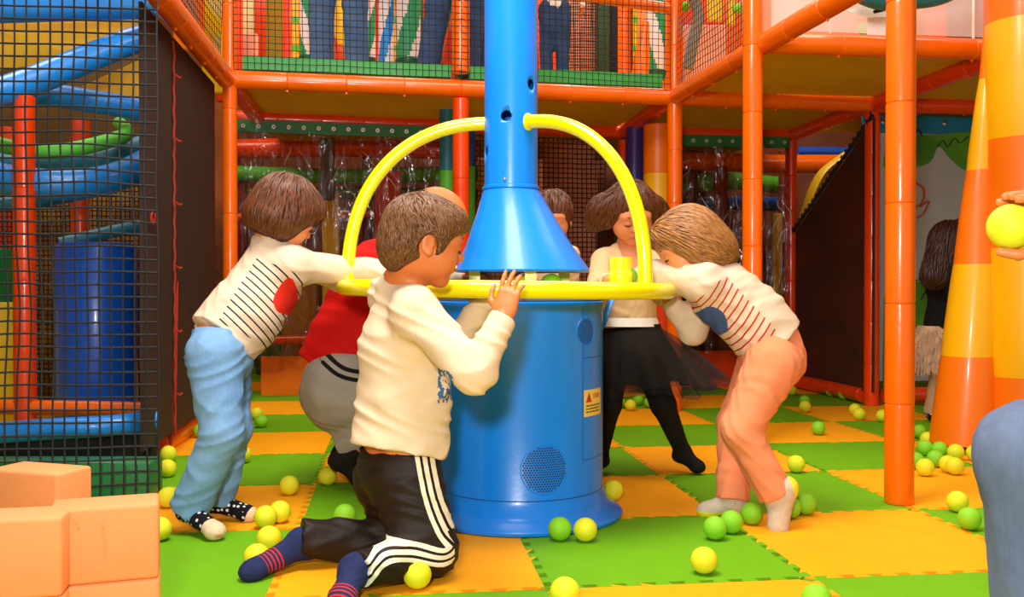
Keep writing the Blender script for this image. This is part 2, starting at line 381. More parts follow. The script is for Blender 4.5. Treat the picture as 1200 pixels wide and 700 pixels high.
# kick board and plastic curtains at the back
k = MB(); k.box(S(-1.75, 1.27, 0.125), (1.3, 0.05, 0.25), AX); o = k.obj('kick_board', M_OB, smooth=False); setp(o, 'orange kick board on the floor behind the boy in blue jeans', 'board', 'kick boards')
k = MB(); k.box(S(0.0, 1.27, 0.125), (2.2, 0.05, 0.25), AX); o = k.obj('kick_board', M_OR2, smooth=False); setp(o, 'red kick board on the floor behind the child in the black skirt', 'board', 'kick boards')
def film_mat():
    m = bpy.data.materials.new('clear_plastic_film'); m.use_nodes = True; nt = m.node_tree; nt.nodes.clear()
    out = nt.nodes.new('ShaderNodeOutputMaterial'); mx = nt.nodes.new('ShaderNodeMixShader')
    tr = nt.nodes.new('ShaderNodeBsdfTransparent'); gl = nt.nodes.new('ShaderNodeBsdfGlossy'); lw = nt.nodes.new('ShaderNodeLayerWeight')
    tr.inputs[0].default_value = (0.86, 0.76, 0.62, 1); gl.inputs['Roughness'].default_value = 0.09; lw.inputs[0].default_value = 0.42
    tc = nt.nodes.new('ShaderNodeTexCoord'); mp = nt.nodes.new('ShaderNodeMapping'); mp.inputs['Scale'].default_value = (1, 1, 0.35)
    n = nt.nodes.new('ShaderNodeTexNoise'); n.inputs['Scale'].default_value = 9; n.inputs['Detail'].default_value = 3; n.inputs['Distortion'].default_value = 1.5
    bp = nt.nodes.new('ShaderNodeBump'); bp.inputs['Strength'].default_value = 1.0; bp.inputs['Distance'].default_value = 0.05
    L = nt.links.new
    L(tc.outputs['Object'], mp.inputs[0]); L(mp.outputs[0], n.inputs[0]); L(n.outputs[0], bp.inputs['Height']); L(bp.outputs[0], gl.inputs['Normal']); L(bp.outputs[0], lw.inputs['Normal'])
    L(lw.outputs['Fresnel'], mx.inputs[0]); L(tr.outputs[0], mx.inputs[1]); L(gl.outputs[0], mx.inputs[2]); L(mx.outputs[0], out.inputs[0]); return m
M_FILM = film_mat()
def curtain(u0, u1, v, z0, z1, label):
    root = empty('plastic_curtain', S((u0+u1)/2, v, z0), label, 'curtain', 'clear plastic curtains')
    mb = MB(); nx, nz = 70, 30; vs = []
    rg = np.random.RandomState(int(u1*10)+50)
    a = rg.rand(8)*6
    for i in range(nx+1):
        for j in range(nz+1):
            s, t = i/nx, j/nz
            w = 0.018*math.sin(s*25+a[0]+2*math.sin(t*4+a[1]))+0.012*math.sin(s*61+a[2]+3*t)+0.01*math.sin(s*17-t*13+a[3])
            vs.append(S(u0+(u1-u0)*s, v+w*(0.4+0.6*(1-t)), z0+(z1-z0)*t))
    fs = [(i*(nz+1)+j, (i+1)*(nz+1)+j, (i+1)*(nz+1)+j+1, i*(nz+1)+j+1) for i in range(nx) for j in range(nz)]
    mb.add(vs, fs); mb.obj('film', M_FILM, root)
    # white strips painted as the glints along the film's creases
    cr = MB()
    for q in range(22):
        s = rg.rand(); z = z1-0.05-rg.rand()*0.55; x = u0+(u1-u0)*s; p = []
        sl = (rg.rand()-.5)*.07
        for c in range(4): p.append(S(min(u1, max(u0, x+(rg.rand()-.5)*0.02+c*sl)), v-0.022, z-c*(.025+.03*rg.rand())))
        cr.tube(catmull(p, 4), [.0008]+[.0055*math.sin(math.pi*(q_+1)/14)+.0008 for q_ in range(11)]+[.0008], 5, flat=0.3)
    setp(cr.obj('crease_glint', mat('film_glint_white', 'F4F0F4', 0.15, coat=0.5), root), kind='stuff')
    b = MB(); cx_ = (S(u1, v)-S(u0, v)).normalized(); cl_ = (S(u1, v)-S(u0, v)).length; b.box((S(u0, v, z1+.03)+S(u1, v, z1+.03))/2, (cl_, 0.02, 0.075), (cx_, Vector((-cx_.y, cx_.x, 0)), Vector((0, 0, 1)))); b.obj('hem_strip', M_DGREEN, root, smooth=False)
    n = int((u1-u0)/0.085); gm = None
    for i in range(n):
        if gm is None: gm = MB().lathe([(0.004, -0.003), (0.006, 0.003), (0.013, 0.003), (0.014, -0.004)], 12, axis=-V).mesh('grommet', mat('grommet_metal', 'E8D8C0', 0.3, metal=0.6))
        c = S(u0+0.04+i*(u1-u0-0.08)/(n-1), v-0.013, z1+0.03); link('grommet', gm, root, c-Vector(root.location))
    return root
curtain(-2.52, -1.25, 1.14, 0.24, 1.665, 'clear plastic curtain with green top hem behind the boy in blue jeans')
curtain(0.06, 1.16, 1.14, 0.24, 1.665, 'clear plastic curtain with green top hem behind the bending child')
# dark backing behind the sloping mesh on the right
sm = empty('sloping_mesh', S(1.22, 0.6, 0), 'dark mesh panel with a sloping top edge beside the red post', 'mesh panel')
def pane(pts, th, m, name, parent):
    n = (pts[1]-pts[0]).cross(pts[2]-pts[0]).normalized()*th/2
    vs = [p+n for p in pts]+[p-n for p in pts]; L = len(pts)
    fs = [tuple(range(L)), tuple(range(2*L-1, L-1, -1))]+[(i, i+L, (i+1) % L+L, (i+1) % L) for i in range(L)]
    k = MB(); k.add(vs, fs); return k.obj(name, m, parent, smooth=False)
pane([S(1.215, 1.15, 0.08), S(1.215, 0.06, 0.08), S(1.215, 0.06, 1.68), S(1.215, 1.15, 1.08)], 0.008, mat('dark_mesh_2', '3A1C0C', 0.75, var=0.4, vscale=3, col2='54200C'), 'mesh_sheet', sm)
k = MB(); k.tube([S(1.20, 1.15, 1.09), S(1.20, 0.06, 1.69)], 0.012, 8)
for a in range(22): 
    f = a/21; c = S(1.195, 1.15-1.09*f, 1.09+0.6*f); k.tube([c+Vector((0,-.01,-.02)), c+Vector((-.01,0,0.01)), c+Vector((0,.01,.02))], 0.005, 5)
k.obj('edge_rope', M_NET, sm)
# ------------------------------------------------------------------ the blue ball machine
MC = Vector((0.024, 2.94, 0))
mach = empty('ball_machine', MC, 'blue steel ball machine with a conical hood, tall pole and yellow ring rail', 'ball machine')
RD = 0.254
k = MB()
k.lathe([(0.306, 0.0), (0.313, 0.004), (0.314, 0.012), (0.309, 0.018), (0.285, 0.030), (0.268, 0.048), (0.259, 0.075), (RD, 0.085), (RD, 0.63), (RD+0.002, 0.634), (RD+0.002, 0.648), (RD-0.006, 0.652)], 96, MC)
k.obj('drum', M_BLUE, mach)
k = MB()
for z in (0.088,): k.lathe([(RD+0.0002, z-0.0015), (RD+0.0012, z), (RD+0.0002, z+0.0015)], 96, MC, cap=False)
k.obj('seam', M_BLUED, mach)
def on_drum(px, py):
    """point on the drum's outside seen at a photo pixel"""
    o = Vector((0, 0, CAM_H)); d = (W(px, py, 2.0)-o).normalized()
    ax, ay = o.x-MC.x, o.y-MC.y
    A = d.x*d.x+d.y*d.y; B = 2*(ax*d.x+ay*d.y); Cc = ax*ax+ay*ay-RD*RD
    t = (-B-math.sqrt(max(0, B*B-4*A*Cc)))/(2*A); p = o+d*t
    return math.atan2(p.y-MC.y, p.x-MC.x), p.z
def DP(a, z, dr=0.0): return Vector((MC.x+(RD+dr)*math.cos(a), MC.y+(RD+dr)*math.sin(a), z))
def curved_patch(a0, z0, w, h, dr, n=10, shape=None):
    vs = []; fs = []
    for i in range(n+1):
        for j in range(2): vs.append(DP(a0+w/RD*(i/n-0.5), z0+h*(j-0.5), dr))
    return vs, [(2*i, 2*i+2, 2*i+3, 2*i+1) for i in range(n)]
# hatch door outline
a1, z1 = on_drum(683, 352); a2, z2 = on_drum(683, 540); _, z3 = on_drum(683, 420)
k = MB()
for (p, q) in (((a1, 0.645), (a1, z2)),):
    k.tube([DP(p[0], p[1]+(q[1]-p[1])*i/10, 0.0003) for i in range(11)], 0.0014, 4)
for z in (z2, z3): k.tube([DP(a1+0.95*i/14, z, 0.0003) for i in range(15)], 0.0014, 4)
k.tube([DP(a1+0.95, 0.645+(z2-.645)*i/10, 0.0003) for i in range(11)], 0.0014, 4)
k.obj('hatch_door', mat('blue_seam', '0E5CA8', 0.5), mach)
# loudspeaker grilles: dark holes in hexagonal rows
def grille(px, py, rad):
    a0, z0 = on_drum(px, py); g = MB(); st = 0.0082*rad/0.066*0.95
    rows = int(rad/st*1.2)+1
    for r in range(-rows, rows+1):
        z = r*st*0.866
        for c in range(-rows-1, rows+2):
            x = (c+(0.5 if r % 2 else 0))*st
            if x*x+z*z > rad*rad: continue
            cen = (a0+x/RD, z0+z); hs = [DP(cen[0]+st*0.36*math.cos(q*math.pi/3)/RD, cen[1]+st*0.36*math.sin(q*math.pi/3), 0.0009) for q in range(6)]
            g.add(hs, [tuple(range(6))])
    ring = MB(); ring.tube([DP(a0+(rad+0.004)*math.cos(q*math.pi/24)/RD, z0+(rad+0.004)*math.sin(q*math.pi/24), 0.0) for q in range(49)], 0.0015, 5)
    root = ring.obj('speaker_grille', M_BLUE, mach)
    o = g.obj('perforations', mat('grille_hole', '10203C', 0.7), None, smooth=False); o.parent = root; o.location = (0, 0, 0); setp(o, kind='stuff')
    o.matrix_parent_inverse = Matrix.Identity(4); o.location = -(Vector(root.location)+Vector(mach.location))
grille(638.5, 551, 0.066)
grille(687, 389, 0.038)
# warning sticker
a0, z0 = on_drum(695.5, 471.5); stk = MB(); sw, sh = 0.105, 0.078
v, f = curved_patch(a0, z0, sw, sh, 0.0012); stk.add(v, f)
st = stk.obj('warning_sticker', mat('sticker_yellow', 'F4D060', 0.45), mach)
def on_st(x, y, dr=0.0018): return DP(a0+x/RD, z0+y, dr)
k = MB()
def tri(p, mi=0): k.add([on_st(*q) for q in p], [(0, 1, 2)], mi)
tri([(-0.043, 0.002), (-0.013, 0.002), (-0.028, 0.032)])
k.add([on_st(-0.029, 0.010, .0024), on_st(-0.027, 0.010, .0024), on_st(-0.0265, 0.022, .0024), on_st(-0.0295, 0.022, .0024)], [(0, 1, 2, 3)], 1)
k.obj('warning_triangle', [mat('sticker_red', 'E02010', 0.5), mat('sticker_ink', '5A3010', 0.6)], st, smooth=False)
k = MB(); rg = np.random.RandomState(4)
def dash(x, y, w, h): k.add([on_st(x, y), on_st(x+w, y), on_st(x+w, y+h), on_st(x, y+h)], [(0, 1, 2, 3)])
for r, y in enumerate((-0.010, -0.019, -0.028)):
    x = -0.042
    while x < 0.038:
        w = 0.004+rg.rand()*0.008; dash(x, y, w, 0.0042); x += w+0.0025
k.obj('small_print', mat('sticker_ink', '5A3010', 0.6), st, smooth=False)
k = MB()
for x in (-0.004, 0.006, 0.015, 0.024, 0.033): 
    k.add([on_st(x, 0.012), on_st(x+0.006, 0.012), on_st(x+0.006, 0.026), on_st(x, 0.026)], [(0, 1, 2, 3)])
k.obj('heading', mat('sticker_orange', 'E86820', 0.6), st, smooth=False)
# catch tray / table on the drum
k = MB(); k.lathe([(0.01, 0.650), (0.235, 0.650), (0.25, 0.652), (0.25, 0.668), (0.236, 0.668), (0.232, 0.658), (0.01, 0.656)], 72, MC); k.obj('drum_top', M_BLUED, mach)
k = MB(); k.lathe([(0.30, 0.655), (0.47, 0.668), (0.475, 0.674), (0.30, 0.664)], 72, (-0.016, 2.94, 0), cap=False)
k.obj('tray', mat('tray_yellow', 'C8C018', 0.4), mach)
# four short struts between drum and hood
for q in (-1.35, 0.2, 1.8, 3.3):
    k = MB(); k.box((MC.x+0.14*math.cos(q)*1.0, MC.y+0.14*math.sin(q), 0.70), (0.034, 0.02, 0.10)); k.obj('strut', M_TUBE, mach, smooth=False)
# hood and pole
PX = -0.003
HC = Vector((0.032, 2.94, 0))
k = MB(); dx = PX-HC.x
k.lathe([(0.198, 0.742), (0.203, 0.738), (0.206, 0.744), (0.203, 0.750), (0.16, 0.826, dx*.33, 0), (0.115, 0.922, dx*.7, 0), (0.086, 0.988, dx, 0), (0.083, 1.0, dx, 0), (0.080, 1.004, dx, 0)], 72, HC); k.obj('hood', M_BLUE, mach)
k = MB(); k.lathe([(0.001, 0.745), (0.192, 0.741)], 48, HC, cap=False); k.obj('hood_inside', M_DARK, mach)  # black disc stands in for the shade inside the hood
def boolean(o, cutters):
    for c in cutters:
        md = o.modifiers.new('b', 'BOOLEAN'); md.object = c; md.operation = 'DIFFERENCE'; md.solver = 'EXACT'
    dg = bpy.context.evaluated_depsgraph_get(); me = bpy.data.meshes.new_from_object(o.evaluated_get(dg)); o.modifiers.clear(); o.data = me
    for c in cutters: bpy.data.objects.remove(c, do_unlink=True)
k = MB(); RP = 0.0815; PC = Vector((PX, 2.94, 0))
k.lathe([(0.088, 0.992), (0.088, 1.0), (RP, 1.003)]+[(RP, 1.003+.03*i) for i in range(1, 67)]+[(RP-0.006, 3.013), (RP-0.006, 1.0)], 64, PC, cap=False)
LP_ = len(k.v)//64-1; k.f += [(LP_*64+i, LP_*64+(i+1) % 64, (i+1) % 64, i) for i in range(64)]; k.m += [0]*64
pole = k.obj('pole', [M_BLUE], mach)
bpy.context.view_layer.update()
cut = []
def pole_hole(px, py, r=0.0165):
    o = Vector((0, 0, CAM_H)); d = (W(px, py, 2.0)-o).normalized(); ax, ay = o.x-PC.x, o.y-PC.y
    A = d.x*d.x+d.y*d.y; B = 2*(ax*d.x+ay*d.y); Cc = ax*ax+ay*ay-RP*RP
    t = (-B-math.sqrt(max(0, B*B-4*A*Cc)))/(2*A); p = o+d*t
    n = Vector((p.x-PC.x, p.y-PC.y, 0)).normalized(); c = MB(); c.lathe([(r, -0.02), (r, 0.02)], 20, p, axis=n); cut.append(c.obj('cutter', M_BLUE))
for h in ((593, 135.5), (623, 99), (569, 178)): pole_hole(*h)
boolean(pole, cut)
k = MB()
for px, py in ((591.5, 209.5), (600, 222)):
    n = Vector((-0.05, -1, 0)).normalized(); c = Vector((W(px, py, 2.86).x, 2.94-RP, W(px, py, 2.86).z)); k.lathe([(0.0045, 0), (0.0045, 0.003), (0.001, 0.004)], 10, c+n*0.0, axis=n)
k.obj('bolt', M_SILV, mach)
# ring rail
RC = Vector((-0.016, 2.94, 0.686)); RR = 0.492; TR = 0.0235
k = MB(); pts = [RC+Vector((RR*math.cos(2*math.pi*i/96), RR*math.sin(2*math.pi*i/96), 0.006*math.cos(2*math.pi*i/96+math.pi))) for i in range(97)]
k.tube(pts, TR, 16, cap=False); ring = k.obj('ring_rail', M_TUBE, mach, sharp=80)
def arch(att, base, label=None):
    a = Vector(att); b = Vector(base); P = []
    for i in range(25):
        q = math.pi/2*i/24; s = math.sin(q)**0.92; c = math.cos(q)**0.85 if i < 24 else 0
        P.append(Vector((a.x+(b.x-a.x)*s, a.y+(b.y-a.y)*s, b.z+(a.z-b.z)*c)))
    k = MB(); k.tube(P, 0.0205, 14); 
    d = (P[1]-P[0]).normalized(); k.lathe([(0.026, -0.006), (0.026, 0.0), (0.021, 0.002)], 16, P[0]+d*0.004, axis=d)
    k.obj('arch_tube', M_TUBE, mach, sharp=80)
arch(W(573, 145, 2.95), W(407.5, 334, 2.95)); arch(W(619, 143, 2.87), W(756.5, 338, 2.66))
# yellow cup
cp = W(727, 330, 2.80); cpb = empty('ball_cup', Vector((cp.x, cp.y, 0.705)), 'yellow plastic cup with a ball behind it, standing on the ring rail', 'cup')
k = MB(); k.lathe([(0.034, 0), (0.036, 0.012), (0.036, 0.03), (0.033, 0.034), (0.036, 0.075), (0.032, 0.075), (0.030, 0.01), (0.001, 0.008)], 32, cpb.location, cap=False); k.obj('cup_body', mat('cup_yellow', 'F2EA14', 0.35, coat=0.2), cpb)

# ------------------------------------------------------------------ balls
BR = 0.0325
bs = bmesh.new(); bmesh.ops.create_uvsphere(bs, u_segments=28, v_segments=16, radius=BR)
meY = bpy.data.meshes.new('play_ball_yellow'); bs.to_mesh(meY); meY.polygons.foreach_set('use_smooth', [True]*len(meY.polygons))
meG = meY.copy(); meG.name = 'play_ball_green'; bs.free(); meY.materials.append(M_BY); meG.materials.append(M_BG)
def ball(c, col, label, group=None):
    o = link('play_ball', meY if col == 'Y' else meG, None, Vector(c)); o.rotation_euler = (random.random()*3, random.random()*3, 0)
    return setp(o, label, 'ball', group or 'foam play balls')
def gball(px, py, col, label, group=None): return ball(G(px, py, BR), col, label, group)
YB, GBL = 'yellow foam ball ', 'green foam ball '
for px, py, c, lb in [
    (825, 657, 'Y', 'on the green mat in front of the child with salmon trousers'), (662, 694, 'Y', 'cut by the bottom edge below the machine'),
    (656, 620, 'G', 'touching the foot of the blue machine'), (686, 621, 'Y', 'beside the green one at the foot of the blue machine'),
    (719, 575, 'Y', 'behind the right side of the machine base'), (838, 619, 'G', 'leftmost of the green balls by the grey socks'),
    (857, 612, 'G', 'second of the green balls by the grey socks'), (881, 602, 'G', 'between the two grey socks'), (944, 591, 'G', 'just right of the raised grey heel'),
    (926, 595, 'G', 'half hidden behind the raised grey heel'), (489, 674, 'Y', 'under the knee of the kneeling boy'), (339, 569, 'Y', 'alone on the yellow mat right of the blue jeans'),
    (311, 606, 'Y', 'front one of a pair near the polka dot sock'), (328, 600, 'Y', 'rear one of a pair near the polka dot sock'), (315, 631, 'Y', 'behind the navy striped sock, upper'),
    (301, 653, 'Y', 'behind the navy striped sock, lower'), (384, 558, 'Y', 'below the black sock of the person in red'), (404, 604, 'G', 'beside the black trousers of the kneeling boy'),
    (285, 533, 'Y', 'behind the knees of the boy in jeans'), (235, 505, 'G', 'beside the floor beam left of the jeans'), (243, 501, 'Y', 'half behind a green ball at the floor beam'),
    (301, 485, 'Y', 'behind a green ball right of the jeans'), (306, 494, 'G', 'on the green row right of the jeans'), (197, 532, 'Y', 'upper one at the left by the floor beam end'),
    (196, 549, 'Y', 'lower one at the left by the floor beam end'), (197, 583, 'Y', 'left of the jeans hem'), (187, 620, 'Y', 'beside the foam blocks left of the polka dot sock'),
    (928, 458, 'Y', 'far back beside the salmon trousers'), (974, 459, 'G', 'left of two far green balls by the red floor beam'), (988.5, 462.5, 'G', 'right of two far green balls by the red floor beam'),
    (943, 470, 'G', 'just behind a yellow ball on the far yellow mat'), (943.5, 477, 'Y', 'in front of a green ball on the far yellow mat'), (1002, 480, 'Y', 'rear one of a pair left of the nearest post'),
    (1007, 485.5, 'Y', 'front one of a pair left of the nearest post'), (1034, 487.5, 'Y', 'touching the view of the nearest post on its left'), (959, 502, 'G', 'alone on the yellow mat left of the nearest post'),
    (933, 544, 'Y', 'alone on the mat between salmon trousers and nearest post'), (1077.5, 506, 'G', 'uppermost right of the nearest post'), (1087, 515, 'Y', 'second from the top right of the nearest post'),
    (1084, 525, 'G', 'in the pile at the left foot of the leaning column'), (1101, 527, 'G', 'tucked under the left edge of the leaning column'), (1096, 538, 'G', 'in front of the pile under the leaning column'),
    (1120, 530, 'Y', 'in shade under the leaning column'), (1142, 531, 'Y', 'in shade under the leaning column at its right'), (1084, 548, 'Y', 'front left of the balls below the leaning column'),
    (1111, 544, 'Y', 'behind another yellow one below the leaning column'), (1119, 546.5, 'Y', 'front right of the balls below the leaning column'), (1073, 540, 'G', 'half hidden by the nearest post'),
    (1122, 588, 'Y', 'left of the blurred denim leg'), (1136, 608, 'G', 'half hidden by the blurred denim leg'), (957, 703, 'G', 'only its top showing at the bottom edge'),
    (842, 447, 'Y', 'far back between the skirt and salmon trousers'), (739, 475, 'Y', 'between the legs in black tights'), (771, 479, 'G', 'behind the forward leg in black tights'),
    (727, 472, 'G', 'far back left of the yellow one between the tights'), (761, 472, 'G', 'far back right of the yellow one between the tights'), (748, 469, 'G', 'farthest back between the legs in tights')]:
    gball(px, py, c, (YB if c == 'Y' else GBL)+lb)
ball((W(646, 323, 2.80).x, 2.80, 0.70), 'G', 'green foam ball under the edge of the blue hood'); ball((W(612, 323, 2.86).x, 2.86, 0.70), 'Y', 'yellow foam ball in the shade under the hood')
ball((cp.x+0.024, cp.y+0.055, 0.725), 'G', 'green foam ball pressed behind the yellow cup')

# ------------------------------------------------------------------ foam blocks at the lower left
BL = (0.192, 0.105, 0.142)
bme = bevel_box_mesh('foam_block', BL, 0.008, M_BRICK)
def block(c, rz, label):
    o = link('foam_block', bme, None, Vector(c)); o.rotation_euler = (0, 0, rz); return setp(o, label, 'foam block', 'peach foam building blocks')
def blk_at(px, py, Yc, yaw, z, label):
    """front face's right bottom corner seen at px at distance Yc"""
    p = W(px, py, Yc); c, s = math.cos(yaw), math.sin(yaw)
    cen = Vector((p.x - c*BL[0]/2 - s*BL[1]/2, p.y - s*BL[0]/2 + c*BL[1]/2, z)); return block(cen, yaw, label)
HB = BL[2]
bA = blk_at(186, 600, 1.80, 0.335, HB*1.5+0.0, 'peach foam block with embossed mark, right end of the stack')
bB = blk_at(72, 600, 1.69, 0.22, HB*1.5, 'peach foam block left of the embossed one, cut by the frame')
blk_at(187, 690, 1.80, 0.335, HB*0.5-0.0, 'peach foam block in the lower course under the embossed one')
blk_at(74, 690, 1.70, 0.23, HB*0.5, 'peach foam block in the lower course at the frame edge')
c = W(78, 590, 2.03); yw = -0.32
block(Vector((c.x-0.5*BL[0]*math.cos(yw), c.y-0.5*BL[0]*math.sin(yw)+0.04, HB*1.5+0.012)), yw, 'peach foam block lying behind the front row')
block(Vector((c.x-0.5*BL[0]*math.cos(yw), c.y-0.5*BL[0]*math.sin(yw)+0.04, HB*0.5+0.004)), yw, 'peach foam block hidden under the rear one')
k = MB(); rg = np.random.RandomState(3)   # shallow embossed marks
fr = Vector((0, -BL[1]/2-0.0004, 0))
for i in range(9):
    z = 0.038-i*0.0085; x0 = -0.002+i*0.0008
    k.tube([fr+Vector((x0-0.004, 0, z)), fr+Vector((x0-0.001+0.003*rg.rand(), 0, z+0.003)), fr+Vector((x0+0.004, 0, z-0.001*(i % 3)))], 0.0012, 5)
k2 = MB(); k2.tube([fr+Vector((-0.055+0.012*math.sin(q/4), 0, 0.058-0.006*q/1.6)) for q in range(8)], 0.0016, 5)
o2 = k2.obj('moulding_dent', M_BRICK, None); o2.parent = bA; o2.location = (0, 0, 0)
o = k.obj('embossed_mark', M_BRICK, None); o.parent = bA; o.location = (0, 0, 0); o['kind'] = 'stuff'

# ------------------------------------------------------------------ striped columns on the right
def banded(name, fn, zs, cols, label, n=40):
    base = fn(0); root = empty(name, Vector((base[0].x, base[0].y, zs[0])), label, 'padded column', 'orange and yellow padded columns')
    for i in range(len(zs)-1):
        k = MB(); L = 5; prof = []
        vs = []
        for j in range(L+1):
            f = j/L; z = zs[i]+(zs[i+1]-zs[i])*f; c, r = fn(z)
            if j in (0, L): r -= 0.0025
            for q in range(n): vs.append(Vector((c.x+r*math.cos(2*math.pi*q/n), c.y+r*math.sin(2*math.pi*q/n), z)))
        fs = [(j*n+q, j*n+(q+1) % n, (j+1)*n+(q+1) % n, (j+1)*n+q) for j in range(L) for q in range(n)]
        fs += [tuple(range(n-1, -1, -1)), tuple(L*n+q for q in range(n))]
        k.add(vs, fs); k.obj('pad_sleeve', M_YE if cols[i] == 'y' else M_OB, root)
    return root
def zat(py, Y): return W(600, py, Y).z
YC = 4.05
xl, xr = lambda py: 1092+(1158-1092)*(520-py)/520, 1166
def lean(z):
    zz = z if z else 0.0
    py = 350-(zz-CAM_H)*FPX/YC - FPX*math.tan(PITCH)
    a = W(xl(py), 300, YC).x; b = W(xr+ (2 if py > 300 else 0), 300, YC).x
    r = max(0.03, (b-a)/2); return Vector(((a+b)/2, YC, 0)), r
banded('leaning_column', lean, [0.035]+[zat(p, YC) for p in (417, 310, 200, 93)]+[2.0], 'oyoyo', 'orange and yellow banded column tapering upwards, beside the taller one')
YD = 3.9
def up(z): return Vector((W(1158, 300, YD).x+0.212, YD+0.10, 0)), 0.17
banded('upright_column', up, [0.03]+[zat(p, YD) for p in (443, 290, 160, 20)]+[2.3], 'oyoyo', 'wide upright orange and yellow column at the right frame edge')
# ------------------------------------------------------------------ implicit-surface modeller for bodies and cloth
def V3(p): return np.array([p[0], p[1], p[2]], dtype=np.float32)
def cap(a, b, ra, rb=None, k=0.02, flat=None, fs=1.0, cut=0, cr=0.0):
    """tapered capsule; flat: direction squeezed by fs; cut 1/2/3 = flat end at a / b / both"""
    return ('cap', V3(a), V3(b), ra, ra if rb is None else rb, k, None if flat is None else V3(flat)/np.linalg.norm(V3(flat)), fs, cut)
def ell(c, r, M=None, k=0.02): return ('ell', V3(c), np.array(r, np.float32), np.eye(3, dtype=np.float32) if M is None else np.array(M, np.float32), k)
def sub(p, k=0.006): return ('sub', p, k)
def _bb(p, pad):
    if p[0] == 'cap': r = max(p[3], p[4])*max(1, p[7])+pad; return np.minimum(p[1], p[2])-r, np.maximum(p[1], p[2])+r
    if p[0] == 'ell': r = float(max(p[2]))+pad; return p[1]-r, p[1]+r
    if p[0] == 'sub': return _bb(p[1], pad)
def _ev(p, X, Y, Z):
    if p[0] == 'cap':
        a, b, ra, rb, k, n, fs, cut = p[1:]
        px, py, pz = X-a[0], Y-a[1], Z-a[2]; d = b-a; L2 = float(d@d)+1e-12
        al = px*d[0]+py*d[1]+pz*d[2]; t = np.clip(al/L2, 0, 1)
        qx, qy, qz = px-t*d[0], py-t*d[1], pz-t*d[2]
        if n is not None:
            s = qx*n[0]+qy*n[1]+qz*n[2]; f = (1/fs-1)*s; qx, qy, qz = qx+n[0]*f, qy+n[1]*f, qz+n[2]*f
        D = np.sqrt(qx*qx+qy*qy+qz*qz)-(ra+(rb-ra)*t)
        if n is not None and fs < 1: D = D*(0.5+0.5*fs)
        if cut:
            L = math.sqrt(L2)
            if cut & 1: D = np.maximum(D, -al/L)
            if cut & 2: D = np.maximum(D, al/L-L)
        return D
    if p[0] == 'ell':
        c, r, M = p[1], p[2], p[3]; px, py, pz = X-c[0], Y-c[1], Z-c[2]
        q = [(px*M[0][i]+py*M[1][i]+pz*M[2][i])/r[i] for i in range(3)]
        l = np.sqrt(q[0]**2+q[1]**2+q[2]**2); g = np.sqrt((q[0]/r[0])**2+(q[1]/r[1])**2+(q[2]/r[2])**2)+1e-6
        return l*(l-1)/g
def field(prims, res, pad=0.03, fold=None):
    bbs = [_bb(p, 0.0) for p in prims if p[0] != 'sub']
    lo = np.min([b[0] for b in bbs], 0)-res*3; hi = np.max([b[1] for b in bbs], 0)+res*3
    n = np.ceil((hi-lo)/res).astype(int)+1; F = np.full(n, 0.08, np.float32)
    for p in prims:
        a, b = _bb(p, pad); i0 = np.clip(np.floor((a-lo)/res).astype(int), 0, n-1); i1 = np.clip(np.ceil((b-lo)/res).astype(int)+1, 1, n)
        if (i1 <= i0).any(): continue
        g = [(lo[q]+res*np.arange(i0[q], i1[q])).astype(np.float32) for q in range(3)]
        X, Y, Z = np.meshgrid(*g, indexing='ij', sparse=True)
        sl = tuple(slice(i0[q], i1[q]) for q in range(3)); A = F[sl]
        if p[0] == 'sub':
            D = -_ev(p[1], X, Y, Z); k = p[2]; h = np.maximum(k-np.abs(A-D), 0)/k; F[sl] = np.maximum(A, D)+h*h*k*0.25
        else:
            D = _ev(p, X, Y, Z); k = p[4] if p[0] == 'ell' else p[5]
            h = np.maximum(k-np.abs(A-D), 0)/k; F[sl] = np.minimum(A, D)-h*h*k*0.25
    if fold is not None:
        g = [(lo[q]+res*np.arange(n[q])).astype(np.float32) for q in range(3)]
        X, Y, Z = np.meshgrid(*g, indexing='ij', sparse=True); F += fold(X, Y, Z).astype(np.float32)
    return F, lo
